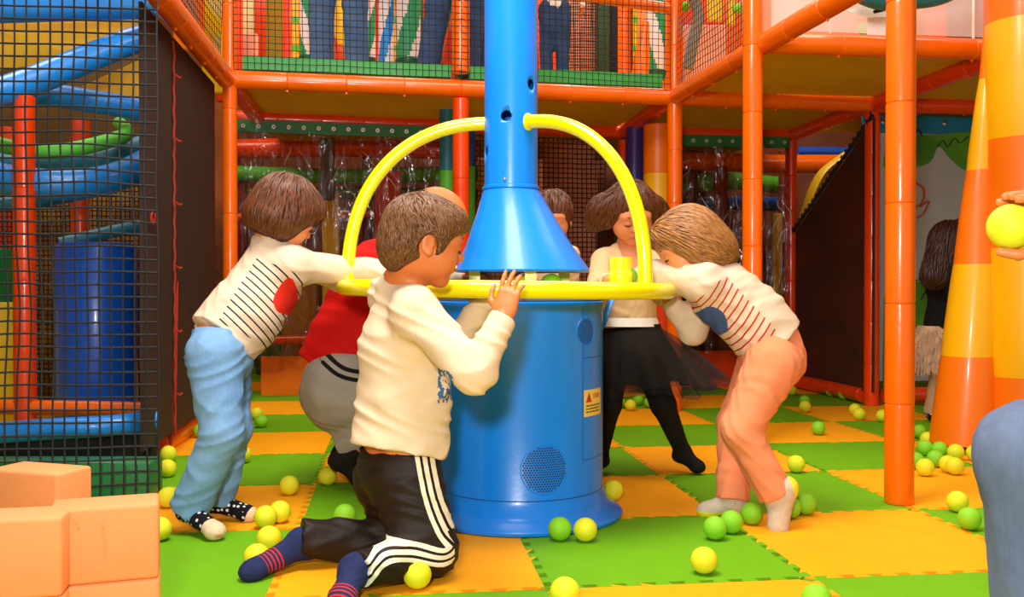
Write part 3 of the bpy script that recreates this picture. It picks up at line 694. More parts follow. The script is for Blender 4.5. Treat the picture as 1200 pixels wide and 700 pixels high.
def surface_nets(F, lo, res):
    s = F < 0; n = F.shape
    c = [s[i:n[0]-1+i, j:n[1]-1+j, k:n[2]-1+k] for i in (0, 1) for j in (0, 1) for k in (0, 1)]
    al = c[0].copy(); an = c[0].copy()
    for q in c[1:]: al &= q; an |= q
    act = an & ~al; idx = np.argwhere(act); N = len(idx)
    vid = np.full(act.shape, -1, np.int32); vid[act] = np.arange(N)
    P = np.zeros((N, 3)); C = np.zeros(N); ii, jj, kk = idx.T
    val = {(a, b, d): F[ii+a, jj+b, kk+d] for a in (0, 1) for b in (0, 1) for d in (0, 1)}
    for ax in range(3):
        for a in (0, 1):
            for b in (0, 1):
                o = [a, b]; o.insert(ax, 0); e = list(o); e[ax] = 1
                f0, f1 = val[tuple(o)], val[tuple(e)]; x = (f0 < 0) != (f1 < 0)
                t = np.where(x, f0/np.where(x, f0-f1, 1), 0); pt = np.tile(np.array(o, float), (N, 1)); pt[:, ax] = t
                P += pt*x[:, None]; C += x
    P = (P/C[:, None]+idx)*res+lo
    quads = []
    for ax in range(3):
        sl0 = [slice(None)]*3; sl1 = [slice(None)]*3; sl0[ax] = slice(0, -1); sl1[ax] = slice(1, None)
        a, b = s[tuple(sl0)], s[tuple(sl1)]; x = np.argwhere(a != b); 
        o1, o2 = [(1, 2), (2, 0), (0, 1)][ax]
        x = x[(x[:, o1] > 0) & (x[:, o2] > 0) & (x[:, o1] < act.shape[o1]) & (x[:, o2] < act.shape[o2])]
        fl = a[tuple(x.T)]
        def v(d1, d2):
            y = x.copy(); y[:, o1] -= d1; y[:, o2] -= d2; return vid[tuple(y.T)]
        q = np.stack([v(1, 1), v(0, 1), v(0, 0), v(1, 0)], 1); q[~fl] = q[~fl][:, ::-1]; quads.append(q)
    return P, np.concatenate(quads)
def np_mesh(name, P, Q, mats, midx=None, tc=None, smooth_it=0):
    if smooth_it:
        e = np.concatenate([Q[:, [0, 1]], Q[:, [1, 2]], Q[:, [2, 3]], Q[:, [3, 0]]]); e = np.concatenate([e, e[:, ::-1]])
        cnt = np.bincount(e[:, 0], minlength=len(P))[:, None]
        for _ in range(smooth_it):
            A = np.stack([np.bincount(e[:, 0], weights=P[e[:, 1], q], minlength=len(P)) for q in range(3)], 1)/np.maximum(cnt, 1); P = P*0.5+A*0.5
    me = bpy.data.meshes.new(name); me.vertices.add(len(P)); me.vertices.foreach_set('co', P.astype(np.float32).ravel())
    me.loops.add(len(Q)*4); me.loops.foreach_set('vertex_index', Q.ravel().astype(np.int32))
    me.polygons.add(len(Q)); me.polygons.foreach_set('loop_start', np.arange(0, len(Q)*4, 4, dtype=np.int32))
    me.polygons.foreach_set('loop_total', np.full(len(Q), 4, np.int32)) if hasattr(me.polygons[0], 'loop_total') and False else None
    me.update(calc_edges=True); me.validate(clean_customdata=False)
    for m in (mats if isinstance(mats, (list, tuple)) else [mats]): me.materials.append(m)
    me.polygons.foreach_set('use_smooth', [True]*len(me.polygons))
    if midx is not None and len(me.polygons) == len(Q): me.polygons.foreach_set('material_index', midx.astype(np.int32))
    if tc is not None:
        at = me.attributes.new('tc', 'FLOAT_VECTOR', 'POINT'); at.data.foreach_set('vector', tc.astype(np.float32).ravel())
    return me
def sculpt(name, prims, res, mats, parent, tcf=None, mf=None, fold=None, smooth_it=1):
    F, lo = field(prims, res, fold=fold); P, Q = surface_nets(F, lo, res)
    tc = tcf(P) if tcf else None
    mi = mf(P[Q].mean(1)) if mf else None
    return link(name, np_mesh(name, P, Q, mats, mi, tc, smooth_it), parent)
def folds(amp, k1, axis=None, seed=0, warp=3.0):
    rg = np.random.RandomState(seed); A = rg.randn(4, 3); A /= np.linalg.norm(A, axis=1)[:, None]; ph = rg.rand(8)*6.28
    def f(X, Y, Z):
        w = np.sin(X*k1*0.37*A[0, 0]*3+Y*k1*.37*A[0, 1]*3+Z*k1*.37*A[0, 2]*3+ph[0])*1.2
        w2 = np.sin(X*k1*0.3*A[1, 0]*3+Y*k1*.3*A[1, 1]*3+Z*k1*.3*A[1, 2]*3+ph[1])*1.2
        a = A[2] if axis is None else V3(axis)/np.linalg.norm(axis)
        s = np.sin((X*a[0]+Y*a[1]+Z*a[2])*k1+w*warp+ph[2])
        s2 = np.sin((X*(a[0]+A[3, 0]*.5)+Y*(a[1]+A[3, 1]*.5)+Z*(a[2]+A[3, 2]*.5))*k1*1.9+w2*warp+ph[3])
        return amp*(0.65*np.abs(s)+0.35*s2*(0.5+0.5*w2/1.2)-0.3)
    return f
# ---- anatomy
class Head:
    def __init__(s, c, H, face, up):
        s.c = Vector(c); s.H = H; f = Vector(face).normalized(); u = Vector(up); u = (u-f*u.dot(f)).normalized(); s.f, s.u = f, u; s.r = f.cross(u)
        s.M = np.array([[s.r.x, f.x, u.x], [s.r.y, f.y, u.y], [s.r.z, f.z, u.z]], np.float32)
    def P(s, x, y, z): return s.c+(s.r*x+s.f*y+s.u*z)*s.H
    def prims(s, chubby=1.0):
        H = s.H; e = lambda c, r, k=0.012: ell(s.P(*c), [q*H for q in r], s.M, k)
        L = [e((0, -.055, .12), (.355, .425, .375)), e((0, .12, -.12), (.275*chubby, .275, .33), .03), e((0, .28, -.40), (.10, .085, .075), .03),
             e((.15*chubby, .22, -.17), (.135, .13, .14), .03), e((-.15*chubby, .22, -.17), (.135, .13, .14), .03), e((0, .31, .10), (.24, .075, .07), .03),
             cap(s.P(0, .375, .03), s.P(0, .455, -.10), .028*H, .046*H, .012), e((.04, .42, -.115), (.035, .035, .03), .008), e((-.04, .42, -.115), (.035, .035, .03), .008),
             e((0, .375, -.225), (.075, .05, .022), .008), e((0, .37, -.265), (.07, .05, .024), .008)]
        for q in (1, -1):
            L.append(sub(ell(s.P(.135*q, .43, .0), [.085*H, .07*H, .05*H], s.M), .015))
            L.append(e((.135*q, .345, -.005), (.07, .055, .055), .006))
            L.append(e((.362*q, -.03, -.03), (.028, .085, .125), .006)); L.append(e((.375*q, .005, -.13), (.02, .04, .045), .006))
            L.append(sub(ell(s.P(.398*q, -.012, -.02), [.022*H, .045*H, .07*H], s.M), .004))
        return L
SKINS = {}
def skin(name, c):
    if name in SKINS: return SKINS[name]
    m = mat(name, c, 0.5, var=0.08, vscale=14, bump=0.04, bscale=300, sss=0.12); SKINS[name] = m; return m
def eyes(h, parent, closed=True, brow=None, lash=None, lip=None):
    """closed or lowered lids: lash line, brow and lips as parts of the head"""
    lash = lash or mat('lash', '2A1408', 0.7); brow = brow or lash; H = h.H
    for q in (1, -1):
        k = MB(); k.tube([h.P(.135*q+.07*t*q, .404-.03*abs(t)-.022*max(0, t), -.03-.012*(1-t*t)) for t in (-1, -.5, 0, .5, 1)], [.006*H, .010*H, .012*H, .011*H, .006*H], 6); k.obj('eyelash', lash, parent)
        k = MB(); k.tube([h.P(.135*q+.09*t*q, .398-.03*abs(t)-.035*max(0, t), .095+.02*(1-t*t)) for t in (-1, -.5, 0, .5, 1)], [.008*H, .016*H, .018*H, .015*H, .006*H], 6, flat=0.6); k.obj('eyebrow', brow, parent)
    if lip:
        k = MB(); k.tube([h.P(.085*t, .432-.045*t*t, -.245+.006*t*t) for t in (-1, -.5, 0, .5, 1)], [.006*H, .018*H, .022*H, .018*H, .006*H], 8); k.obj('lips', lip, parent)
def hand(wrist, d, palm_n, thumb_side, s, curl=0.6, spread=0.12, thumb_curl=0.4, pinch=0.0, curls=None):
    """d finger direction, palm_n normal of the palm (fingers curl towards it), thumb_side direction of thumb; s = hand length"""
    d = Vector(d).normalized(); n = Vector(palm_n); n = (n-d*n.dot(d)).normalized(); t = Vector(thumb_side); t = (t-d*t.dot(d)-n*t.dot(n)).normalized()
    w = Vector(wrist); L = [cap(w, w+d*s*0.20, s*.13, s*.17, .012, n, .62)]
    L.append(cap(w+d*s*.18+t*s*.12, w+d*s*.46+t*s*.13, s*.115, s*.085, .01, n, .75)); L.append(cap(w+d*s*.18-t*s*.10, w+d*s*.44-t*s*.13, s*.11, s*.08, .01, n, .75)); L.append(cap(w+d*s*.18, w+d*s*.47, s*.11, s*.085, .01, n, .75))
    ln = (.42, .47, .44, .35)
    for i in range(4):
        off = (.165, .06, -.05, -.15)[i]; r = s*(.046, .048, .046, .041)[i]
        p = w+d*s*(.46, .49, .47, .43)[i]+t*s*off; a = (off*spread*4)
        dd = (d+t*a).normalized(); cu = (curls[i] if curls else curl); q = p; ang = cu*0.6
        for sg, fr in ((0, .45), (1, .31), (2, .24)):
            dr = dd*math.cos(ang)+n*math.sin(ang); e = q+dr*s*ln[i]*fr; L.append(cap(q, e, r*(1-.06*sg), r*(1-.06*(sg+1)), .0035)); q = e; ang += cu*(0.9 if sg == 0 else .6)
    p = w+d*s*.14+t*s*.12+n*s*.03; dd = (d*.62+t*.75+n*(.15+pinch)).normalized(); e = p+dd*s*.27; L.append(cap(p, e, s*.075, s*.055, .008))
    d2 = (d*.95+t*(.25-thumb_curl*.6)+n*(.2+pinch)).normalized(); e2 = e+d2*s*.20; L.append(cap(e, e2, s*.054, s*.046, .004)); L.append(cap(e2, e2+(d2+n*.3-t*.15).normalized()*s*.13, s*.046, s*.04, .004))
    return L
def foot(ankle, toe, r, k=0.02, up=(0, 0, 1), w=1.0):
    a = Vector(ankle); t = Vector(toe); d = (t-a); L = d.length; heel = a-Vector((d.x, d.y, 0)).normalized()*r*0.55
    u = Vector(up)
    return [cap(a, heel-u*r*0.55, r*.85, r*.72, k), cap(heel-u*r*.55, t-d.normalized()*r*.8, r*.72, r*.74*w, k, u, .8), cap(a, t-d.normalized()*r*.9, r*.85, r*.62, k), ell(t-d.normalized()*r*.6-Vector((0, 0, r*.12)), (r*.85*w, r*.85*w, r*.62), None, k)]
# ---- hair made of flattened locks that flow over the skull
HAIRM = {}
def hair_mat(name, c1, c2):
    m = bpy.data.materials.new(name); m.use_nodes = True; nt = m.node_tree; b = nt.nodes['Principled BSDF']; L = nt.links.new
    at = nt.nodes.new('ShaderNodeAttribute'); at.attribute_name = 'tc'
    mp = nt.nodes.new('ShaderNodeMapping'); mp.inputs['Scale'].default_value = (14, 1.2, 14)
    n = nt.nodes.new('ShaderNodeTexNoise'); n.inputs['Scale'].default_value = 4; n.inputs['Detail'].default_value = 4
    r = nt.nodes.new('ShaderNodeValToRGB'); r.color_ramp.elements[0].position = 0.32; r.color_ramp.elements[1].position = 0.68
    r.color_ramp.elements[0].color = (*lin(c1), 1); r.color_ramp.elements[1].color = (*lin(c2), 1)
    L(at.outputs['Vector'], mp.inputs[0]); L(mp.outputs[0], n.inputs[0]); L(n.outputs[0], r.inputs[0]); L(r.outputs[0], b.inputs['Base Color'])
    bp = nt.nodes.new('ShaderNodeBump'); bp.inputs['Strength'].default_value = 0.5; bp.inputs['Distance'].default_value = 0.004
    L(n.outputs[0], bp.inputs['Height']); L(bp.outputs[0], b.inputs['Normal']); b.inputs['Roughness'].default_value = 0.42; b.inputs['Specular IOR Level'].default_value = 0.5
    return m
def ev_pts(prims, P):
    X, Y, Z = [P[:, i].astype(np.float32) for i in range(3)]; F = np.full(len(P), 1.0, np.float32)
    for p in prims:
        if p[0] == 'sub': D = -_ev(p[1], X, Y, Z); k = p[2]; F = np.maximum(F, D)+(np.maximum(k-np.abs(F-D), 0)/k)**2*k*.25
        else: D = _ev(p, X, Y, Z); k = p[4] if p[0] == 'ell' else p[5]; F = np.minimum(F, D)-(np.maximum(k-np.abs(F-D), 0)/k)**2*k*.25
    return F
def grad_pts(prims, P, e=.002):
    g = np.stack([ev_pts(prims, P+np.eye(3)[i]*e)-ev_pts(prims, P-np.eye(3)[i]*e) for i in range(3)], 1); return g/(np.linalg.norm(g, axis=1)[:, None]+1e-9)
def hair(h, parent, m, prims, n=1500, ln=.25, crown=(0, -.30, .93), flow=None, grav=0.2, down=(0, 0, -1), seed=1, width=.018, jit=.25, res=.004, steps=8, off=.006, wav=.0, name='hair', cling=1.0, end=None):
    """hair volume (prims, world) plus combed locks laid on its surface"""
    rg = np.random.RandomState(seed); H = h.H; B = np.array([h.r, h.f, h.u]); c = np.array(h.P(0, -.055, .12)); cr = np.array(Vector(crown).normalized())@B
    F, lo = field(prims, res); P, Q = surface_nets(F, lo, res)
    def local(P): return (P-np.array(h.c))@B.T/H
    dn = np.array(Vector(down).normalized())
    def flowf(P):
        L = local(P)
        if flow is not None: return flow(L)@B
        r = (P-c)/H; r /= np.linalg.norm(r, axis=1)[:, None]+1e-6; aw = r-cr; return aw/(np.linalg.norm(aw, axis=1)[:, None]+1e-6)
    d = (P-c)/H; e1 = np.array(h.r); az = np.arctan2(d@np.array(h.r), d@np.array(h.f)); L = local(P)
    # grooves on the volume
    gr = np.sin(az*23+L[:, 2]*3+2*np.sin(az*5))*.6+np.sin(az*41+L[:, 2]*5)*.4
    G_ = grad_pts(prims, P); P = P+G_*(gr*.0012)[:, None]
    me = np_mesh(name, P, Q, m, None, np.stack([az*3, L[:, 2], az*2], 1), 1); o = link(name, me, parent)
    # locks
    idx = rg.randint(0, len(P), n); p = P[idx]; nn = G_[idx]; keep = np.ones(n, bool); p = p+nn*(off*H)[None] if False else p+nn*off*H*1.0
    path = [p]; st = ln*H/steps*(0.6+.8*rg.rand(n))[:, None]; jt = rg.randn(n, 3)*jit; ph = rg.rand(n)*6
    vel = None
    for k in range(steps):
        f = flowf(p); d = f*(1-grav)+dn*grav+jt*.5; g = grad_pts(prims, p); d = d-g*np.sum(d*g, 1)[:, None]*cling
        if wav: d = d+np.cross(g, f)*(np.sin(k*1.3+ph)*wav)[:, None]
        d /= np.linalg.norm(d, axis=1)[:, None]+1e-6; vel = d if vel is None else vel*.35+d*.65
        p = p+vel*st; s = ev_pts(prims, p); p = p-g*(np.clip(s-off*H*(1+k*.15), -.02, .006)*cling)[:, None]; path.append(p)
    path = np.stack(path, 1); K = steps+1; mb_v = np.zeros((n, K, 4, 3)); w = (width*H*(.5+rg.rand(n)))
    g = nn
    for k in range(K):
        t = path[:, min(k+1, K-1)]-path[:, max(k-1, 0)]; t /= np.linalg.norm(t, axis=1)[:, None]+1e-9; b = np.cross(t, g); b /= np.linalg.norm(b, axis=1)[:, None]+1e-9; g2 = np.cross(b, t)
        r = (w*(math.sin(math.pi*min(1, (k+.6)/K))**.6 if k < K-1 else .15))[:, None]
        for q, (u, v) in enumerate(((1, 0), (0, .45), (-1, 0), (0, -.45))): mb_v[:, k, q] = path[:, k]+b*r*u+g2*r*v
    V_ = mb_v.reshape(-1, 3); base = np.arange(n)[:, None, None]*K*4+np.arange(K-1)[None, :, None]*4+np.arange(4)[None, None, :]; nx = np.arange(n)[:, None, None]*K*4+np.arange(K-1)[None, :, None]*4+((np.arange(4)+1) % 4)[None, None, :]
    QQ = np.stack([base, nx, nx+4, base+4], -1).reshape(-1, 4)
    tcs = np.zeros((n, K, 4, 3)); tcs[..., 0] = (rg.rand(n)*40)[:, None, None]; tcs[..., 1] = (np.arange(K)*.12)[None, :, None]; tcs[..., 2] = np.arange(4)*.03
    me = np_mesh('hair_locks', V_, QQ, m, None, tcs.reshape(-1, 3)); o2 = link('hair_locks', me, parent); o2['kind'] = 'stuff'
    return o
# ---- cloth shaders driven by the 'tc' attribute
class NB:
    def __init__(s, name, rough=0.85):
        s.m = bpy.data.materials.new(name); s.m.use_nodes = True; s.nt = s.m.node_tree; s.b = s.nt.nodes['Principled BSDF']; s.b.inputs['Roughness'].default_value = rough
        s.b.inputs['Specular IOR Level'].default_value = 0.2
        at = s.nt.nodes.new('ShaderNodeAttribute'); at.attribute_name = 'tc'; sp = s.nt.nodes.new('ShaderNodeSeparateXYZ'); s.nt.links.new(at.outputs['Vector'], sp.inputs[0]); s.x, s.y, s.z = sp.outputs
        s.vec = at.outputs['Vector']; s.obj = s.nt.nodes.new('ShaderNodeTexCoord').outputs['Object']
    def op(s, o, a, b=0.0, c=0.0):
        n = s.nt.nodes.new('ShaderNodeMath'); n.operation = o
        for i, q in enumerate((a, b, c)):
            if isinstance(q, (int, float)): n.inputs[i].default_value = q
            else: s.nt.links.new(q, n.inputs[i])
        return n.outputs[0]
    def band(s, v, lo, hi): return s.op('MULTIPLY', s.op('GREATER_THAN', v, lo), s.op('LESS_THAN', v, hi))
    def AND(s, a, b): return s.op('MULTIPLY', a, b)
    def OR(s, a, b): return s.op('MAXIMUM', a, b)
    def noise(s, scale, detail=4, vec=None):
        n = s.nt.nodes.new('ShaderNodeTexNoise'); n.inputs['Scale'].default_value = scale; n.inputs['Detail'].default_value = detail; s.nt.links.new(vec or s.obj, n.inputs['Vector']); return n.outputs[0]
    def col(s, c):
        n = s.nt.nodes.new('ShaderNodeRGB'); n.outputs[0].default_value = (*lin(c), 1); return n.outputs[0]
    def mix(s, f, a, b):
        n = s.nt.nodes.new('ShaderNodeMix'); n.data_type = 'RGBA'
        for q, v in ((n.inputs[0], f), (n.inputs[6], s.col(a) if isinstance(a, str) else a), (n.inputs[7], s.col(b) if isinstance(b, str) else b)):
            if isinstance(v, (int, float)): q.default_value = v
            else: s.nt.links.new(v, q)
        return n.outputs[2]
    def done(s, c, bump=0.25, bscale=60):
        s.nt.links.new(c, s.b.inputs['Base Color'])
        if bump:
            bp = s.nt.nodes.new('ShaderNodeBump'); bp.inputs['Strength'].default_value = bump; bp.inputs['Distance'].default_value = 0.01
            s.nt.links.new(s.noise(bscale, 5), bp.inputs['Height']); s.nt.links.new(bp.outputs[0], s.b.inputs['Normal'])
        return s.m
def cloth(name, c, c2=None, rough=.85, bump=.2, bscale=50, vs=10):
    q = NB(name, rough); col = q.mix(q.op('MULTIPLY', q.noise(vs), 1.0), c2, c) if c2 else q.col(c); return q.done(col, bump, bscale)
def plane_dist(P, a, d): d = np.array(Vector(d).normalized()); return (P-np.array(a))@d
def person(name, loc, label, group=None): return empty(name, loc, label, 'person', group)
# ================================================================== people
SK_A = skin('skin_tan', 'D8783C'); SK_B = skin('skin_light', 'E8905C'); LIP = mat('lips', 'C0604C', 0.5)
# ---------------------------------------------------------------- kneeling boy (cream shirt, black track trousers)
kb = person('person', W(470, 660, 2.32)*1.0-Vector((0, 0, W(470, 660, 2.32).z)), 'boy with short brown hair kneeling in a cream shirt and black three-stripe track trousers')
face = Vector((0.93, 0.30, -0.20)); hA = Head(W(497, 283, 2.32), 0.213, face, (0.12, 0.0, 1))
nk = W(470, 334, 2.37)
shR, shL = W(487, 366, 2.25), W(457, 348, 2.47); elR, wrR = W(556, 438, 2.12), W(589, 374, 2.17)
ches, waist, pelv = W(472, 408, 2.36), W(470, 470, 2.36), W(467, 522, 2.36)
hipR, hipL = W(478, 537, 2.315), W(460, 537, 2.41)
knR, anR, toR = W(503, 645, 2.27), W(415, 668, 2.14), W(397, 708, 2.04)
knL, anL, toL = W(492, 640, 2.45), W(352, 636, 2.36), W(286, 674, 2.24)
elL, wrL = W(530, 405, 2.60), W(575, 345, 2.56)
hd = (W(604, 315, 2.20)-wrR)
body = hA.prims(1.12) + [cap(hA.P(0, -.10, -.25), nk, .043, .046, .03), cap(nk, shR, .035, .042, .03), cap(nk, shL, .035, .042, .03), cap(ches, waist, .085, .078, .04), cap(waist, pelv, .078, .085, .04),
    cap(shR, elR, .038, .031, .02), cap(elR, wrR, .030, .022, .02), cap(shL, elL, .038, .030), cap(elL, wrL, .03, .022),
    cap(hipR, knR, .062, .045), cap(hipL, knL, .062, .045), cap(knR, anR, .043, .026), cap(knL, anL, .043, .026), cap(pelv, hipR, .07, .07), cap(pelv, hipL, .07, .07)]
body += hand(wrR, hd, (0.35, 0.9, 0.1), (-0.9, .2, .1), .132, curl=.28, spread=.10, thumb_curl=.1, curls=[.15, .3, .35, .5])
body += hand(wrL, (0.9, .2, .25), (0.1, .3, -.9), (0, -.8, .2), .115, curl=.7)
body += foot(anR, toR, .030)+foot(anL, toL, .030)
bodyA = sculpt('body', body, .0036, SK_A, kb)
eyes(hA, bodyA, lip=LIP)
H_A = hair_mat('hair_brown', '34190A', '8E5A2A')
def hp(h, c, r, k=.03): return ell(h.P(*c), [q*h.H for q in r], h.M, k)
hairA = [hp(hA, (0, -.06, .13), (.40, .46, .415)), hp(hA, (0, -.27, -.12), (.315, .235, .28)), hp(hA, (0, .22, .28), (.30, .24, .17)),
    hp(hA, (.33, .06, .06), (.06, .10, .17), .02), hp(hA, (-.33, .06, .06), (.06, .10, .17), .02),
    sub(hp(hA, (0, .42, -.22), (.55, .30, .40)), .02), sub(hp(hA, (.38, -.02, -.10), (.14, .12, .19)), .01), sub(hp(hA, (-.38, -.02, -.10), (.14, .12, .19)), .01), sub(hp(hA, (0, .1, -.5), (.6, .35, .33)), .02)]
hair(hA, bodyA, H_A, hairA, n=3200, ln=.20, seed=3, jit=.5, width=.013, grav=.1, crown=(0, -.45, .85))
# cream long-sleeved shirt
q = NB('cream_shirt', .85); base = q.mix(q.noise(9), 'EAD4B8', 'D8B890'); mk = q.AND(q.band(q.y, 0.0, 1.0), q.op('GREATER_THAN', q.noise(60, 2), .47))
M_SHA = q.done(q.mix(mk, base, '3C6C9C'), .3, 26)
shirt = [cap(nk-Vector((0, 0, .012)), ches, .060, .096, .03, (.35, 1, 0), 1.0), cap(ches, waist, .100, .104, .05), cap(W(478, 470, 2.36), W(467, 530, 2.338), .104, .124, .05, cut=2),
    cap(nk-Vector((0, 0, .02)), shR, .046, .056, .03), cap(nk-Vector((0, 0, .02)), shL, .046, .056, .03), cap(ches, shR+Vector((0, .02, -.03)), .08, .05, .04),
    cap(shR, elR, .055, .045, .03), cap(elR, wrR, .046, .031, .02, cut=2), cap(shL, elL, .054, .042), cap(elL, wrL, .042, .032, cut=2)]
shirt += [sub(cap(hA.P(0, -.10, -.3), nk+(nk-hA.P(0, -.10, -.3))*0.05+Vector((0.008, 0, .004)), .052, .050), .004)]
def tcA(P):
    y = np.where((np.abs(P[:, 0]-W(523, 445, 2.3).x) < .03) & (P[:, 2] < W(0, 426, 2.3).z) & (P[:, 2] > W(0, 474, 2.3).z) & (P[:, 0] > W(513, 400, 2.3).x), .5, -5.0); return np.stack([P[:, 0], y, P[:, 2]], 1)
sculpt('shirt', shirt, .0042, M_SHA, kb, tcf=tcA, fold=folds(.0075, 44, (0.85, .3, .8), seed=5, warp=1.5))
k = MB(); cd = (wrR-elR).normalized(); k.lathe([(.029, -.030), (.0325, -.028), (.033, -.004), (.0295, .003), (.026, .0)], 20, wrR, axis=cd, cap=False); k.obj('cuff', M_SHA, kb)
# track trousers with three stripes
q = NB('track_trousers', .55); t = q.op('ABSOLUTE', q.x)
side = q.op('ABSOLUTE', q.op('SUBTRACT', t, .0165)); st = q.OR(q.op('LESS_THAN', t, .0052), q.op('LESS_THAN', side, .0052)); st = q.AND(st, q.op('GREATER_THAN', q.z, .2))
M_TRK = q.done(q.mix(st, q.mix(q.noise(12), '1A120E', '2E2018'), 'F0E4CC'), .25, 22)
tro = [cap(W(466, 522, 2.345), pelv-Vector((0, 0, .05)), .092, .102, .04, cut=1), cap(hipR-Vector((0, 0, .03)), knR+Vector((.0, 0, .01)), .084, .067, .03), cap(hipL-Vector((0, 0, .03)), knL, .082, .064, .03),
       cap(hipL+Vector((-.03, 0, -.06)), knL+Vector((-.07, 0, .04)), .07, .045, .03), cap(hipR+Vector((-.02, 0, -.06)), knR+Vector((-.05, 0, .05)), .075, .05, .03),
       cap(knR, anR+Vector((.015, 0, .0)), .063, .043, .03, cut=2), cap(knL, anL+Vector((0, 0, .012)), .060, .050, .03, cut=2)]
poly = [W(490, 495, 2.2), W(505, 580, 2.2), W(522, 625, 2.2), W(537, 645, 2.2), W(520, 660, 2.17), W(480, 655, 2.12), W(448, 658, 2.1), W(424, 683, 2.1)]
poly = catmull(poly, 6)
def tcT(P):
    A = np.array([[p.x/p.y, p.z] for p in poly]); X = np.stack([P[:, 0]/P[:, 1]*1.0, P[:, 2]], 1)*1.0
    A = A*np.array([2.2, 1]); X = X*np.array([2.2, 1]); best = np.full(len(P), 9.0); sg = np.zeros(len(P))
    for i in range(len(A)-1):
        d = A[i+1]-A[i]; L = d@d; t = np.clip(((X-A[i])@d)/L, 0, 1); r = X-A[i]-t[:, None]*d; dist = np.sqrt((r**2).sum(1)); s = np.sign(d[0]*r[:, 1]-d[1]*r[:, 0]); m = dist < best; best[m] = dist[m]; sg[m] = s[m]
    near = P[:, 1] < np.where(P[:, 2] > .12, 2.285, 2.235)
    return np.stack([best*sg, P[:, 1]*0, np.where(near, 1.0, 0.0)], 1)
sculpt('track_trousers', tro, .0042, M_TRK, kb, tcf=tcT, fold=folds(.007, 42, (0.7, .2, .7), seed=9, warp=2.0))
# navy socks with red rings
def sock(name, an, to, r, m, parent, ex=.006, fl=1.0):
    d = (to-an).normalized(); L = (to-an).length
    up = (-(d)).normalized()
    pr = foot(an, to, r+ex, .02)
    return sculpt(name, pr, .0035, m, parent, tcf=lambda P: np.stack([plane_dist(P, an, d), P[:, 2], P[:, 1]], 1), fold=folds(.002, 90, seed=2))
q = NB('navy_sock', .9); L1 = (toL-anL).length
f = q.op('MULTIPLY', q.op('FRACT', q.op('MULTIPLY', q.x, 95.0)), 1.0); rings = q.AND(q.op('LESS_THAN', f, .38), q.band(q.x, L1*.42, L1*.42+.048))
M_SOCK = q.done(q.mix(rings, q.mix(q.noise(30), '1C2248', '2C3460'), 'C03020'), .3, 140)
def sockA(an, to, kn):
    pr = foot(an, to, .034, .02)+[cap(an, an+(kn-an).normalized()*.05, .032, .034, .02)]
    d = (to-an).normalized(); sculpt('sock', pr, .0035, M_SOCK, kb, tcf=lambda P: np.stack([plane_dist(P, an, d), P[:, 2], P[:, 1]], 1), fold=folds(.002, 90, seed=2))
sockA(anR, toR, knR); sockA(anL, toL, knL)
# ---------------------------------------------------------------- boy in blue jeans, reaching over the ring from the left
pb = person('person', Vector((W(245, 600, 2.75).x, 2.75, 0)), 'child with a brown bob, navy-striped cream top, light blue jeans and polka dot socks')
hB = Head(W(334, 250, 2.90), .215, (.70, .55, -.50), (.45, .1, 1))
nk = W(318, 288, 2.90); shR, shL = W(342, 312, 2.86), W(326, 296, 3.02); elR, wrR = W(432, 319, 3.02), W(541, 323, 3.06); elL, wrL = W(398, 326, 3.12), W(470, 325, 3.2)
ches, waist, pelv = W(311, 335, 2.90), W(285, 371, 2.84), W(258, 402, 2.79)
hipR, hipL = W(251, 418, 2.71), W(263, 416, 2.87); knR, knL = W(260, 508, 2.67), W(272, 502, 2.83); anR, anL = W(221, 596, 2.70), W(254, 586, 2.84); toR, toL = W(257, 626, 2.60), W(298, 605, 2.82)
body = hB.prims(1.1)+[cap(hB.P(0, -.1, -.25), nk, .043, .045, .03), cap(nk, shR, .035, .042, .03), cap(nk, shL, .035, .042, .03), cap(ches, waist, .082, .075, .04), cap(waist, pelv, .075, .08, .04),
    cap(shR, elR, .036, .030), cap(elR, wrR, .030, .021), cap(shL, elL, .036, .03), cap(elL, wrL, .03, .021), cap(hipR, knR, .058, .042), cap(hipL, knL, .058, .042), cap(knR, anR, .042, .026), cap(knL, anL, .042, .026), cap(pelv, hipR, .06, .06), cap(pelv, hipL, .06, .06)]
body += hand(wrR, (1, .0, .12), (.1, .1, -1), (.1, .9, .2), .115, curl=.55, spread=.1)+hand(wrL, (1, -.2, 0), (0, 0, -1), (0, -1, 0), .115, curl=.6)+foot(anR, toR, .028)+foot(anL, toL, .028)
bodyB = sculpt('body', body, .004, SK_B, pb); eyes(hB, bodyB, lip=LIP)
H_B = hair_mat('hair_dark_brown', '2A1206', '7C4018')
def bob(h, low=-.38, face=.36):
    return [hp(h, (0, -.05, .13), (.425, .475, .425)), hp(h, (0, -.20, -.14), (.40, .33, .34)), hp(h, (0, .25, .26), (.33, .23, .17)), hp(h, (.31, .0, -.10), (.12, .17, .26)), hp(h, (-.31, .0, -.10), (.12, .17, .26)),
            sub(hp(h, (0, .48, -.22), (.36, .36, .40)), .02), sub(hp(h, (0, .06, low-.38), (.7, .8, .36)), .02)]
hair(hB, bodyB, H_B, bob(hB), n=1500, ln=.5, seed=5, jit=.22, width=.020, grav=.35, crown=(0, -.3, .95), steps=9)
ax = (nk-pelv).normalized(); frt = Vector((.80, -.1, -.6)); frt = (frt-ax*frt.dot(ax)).normalized()
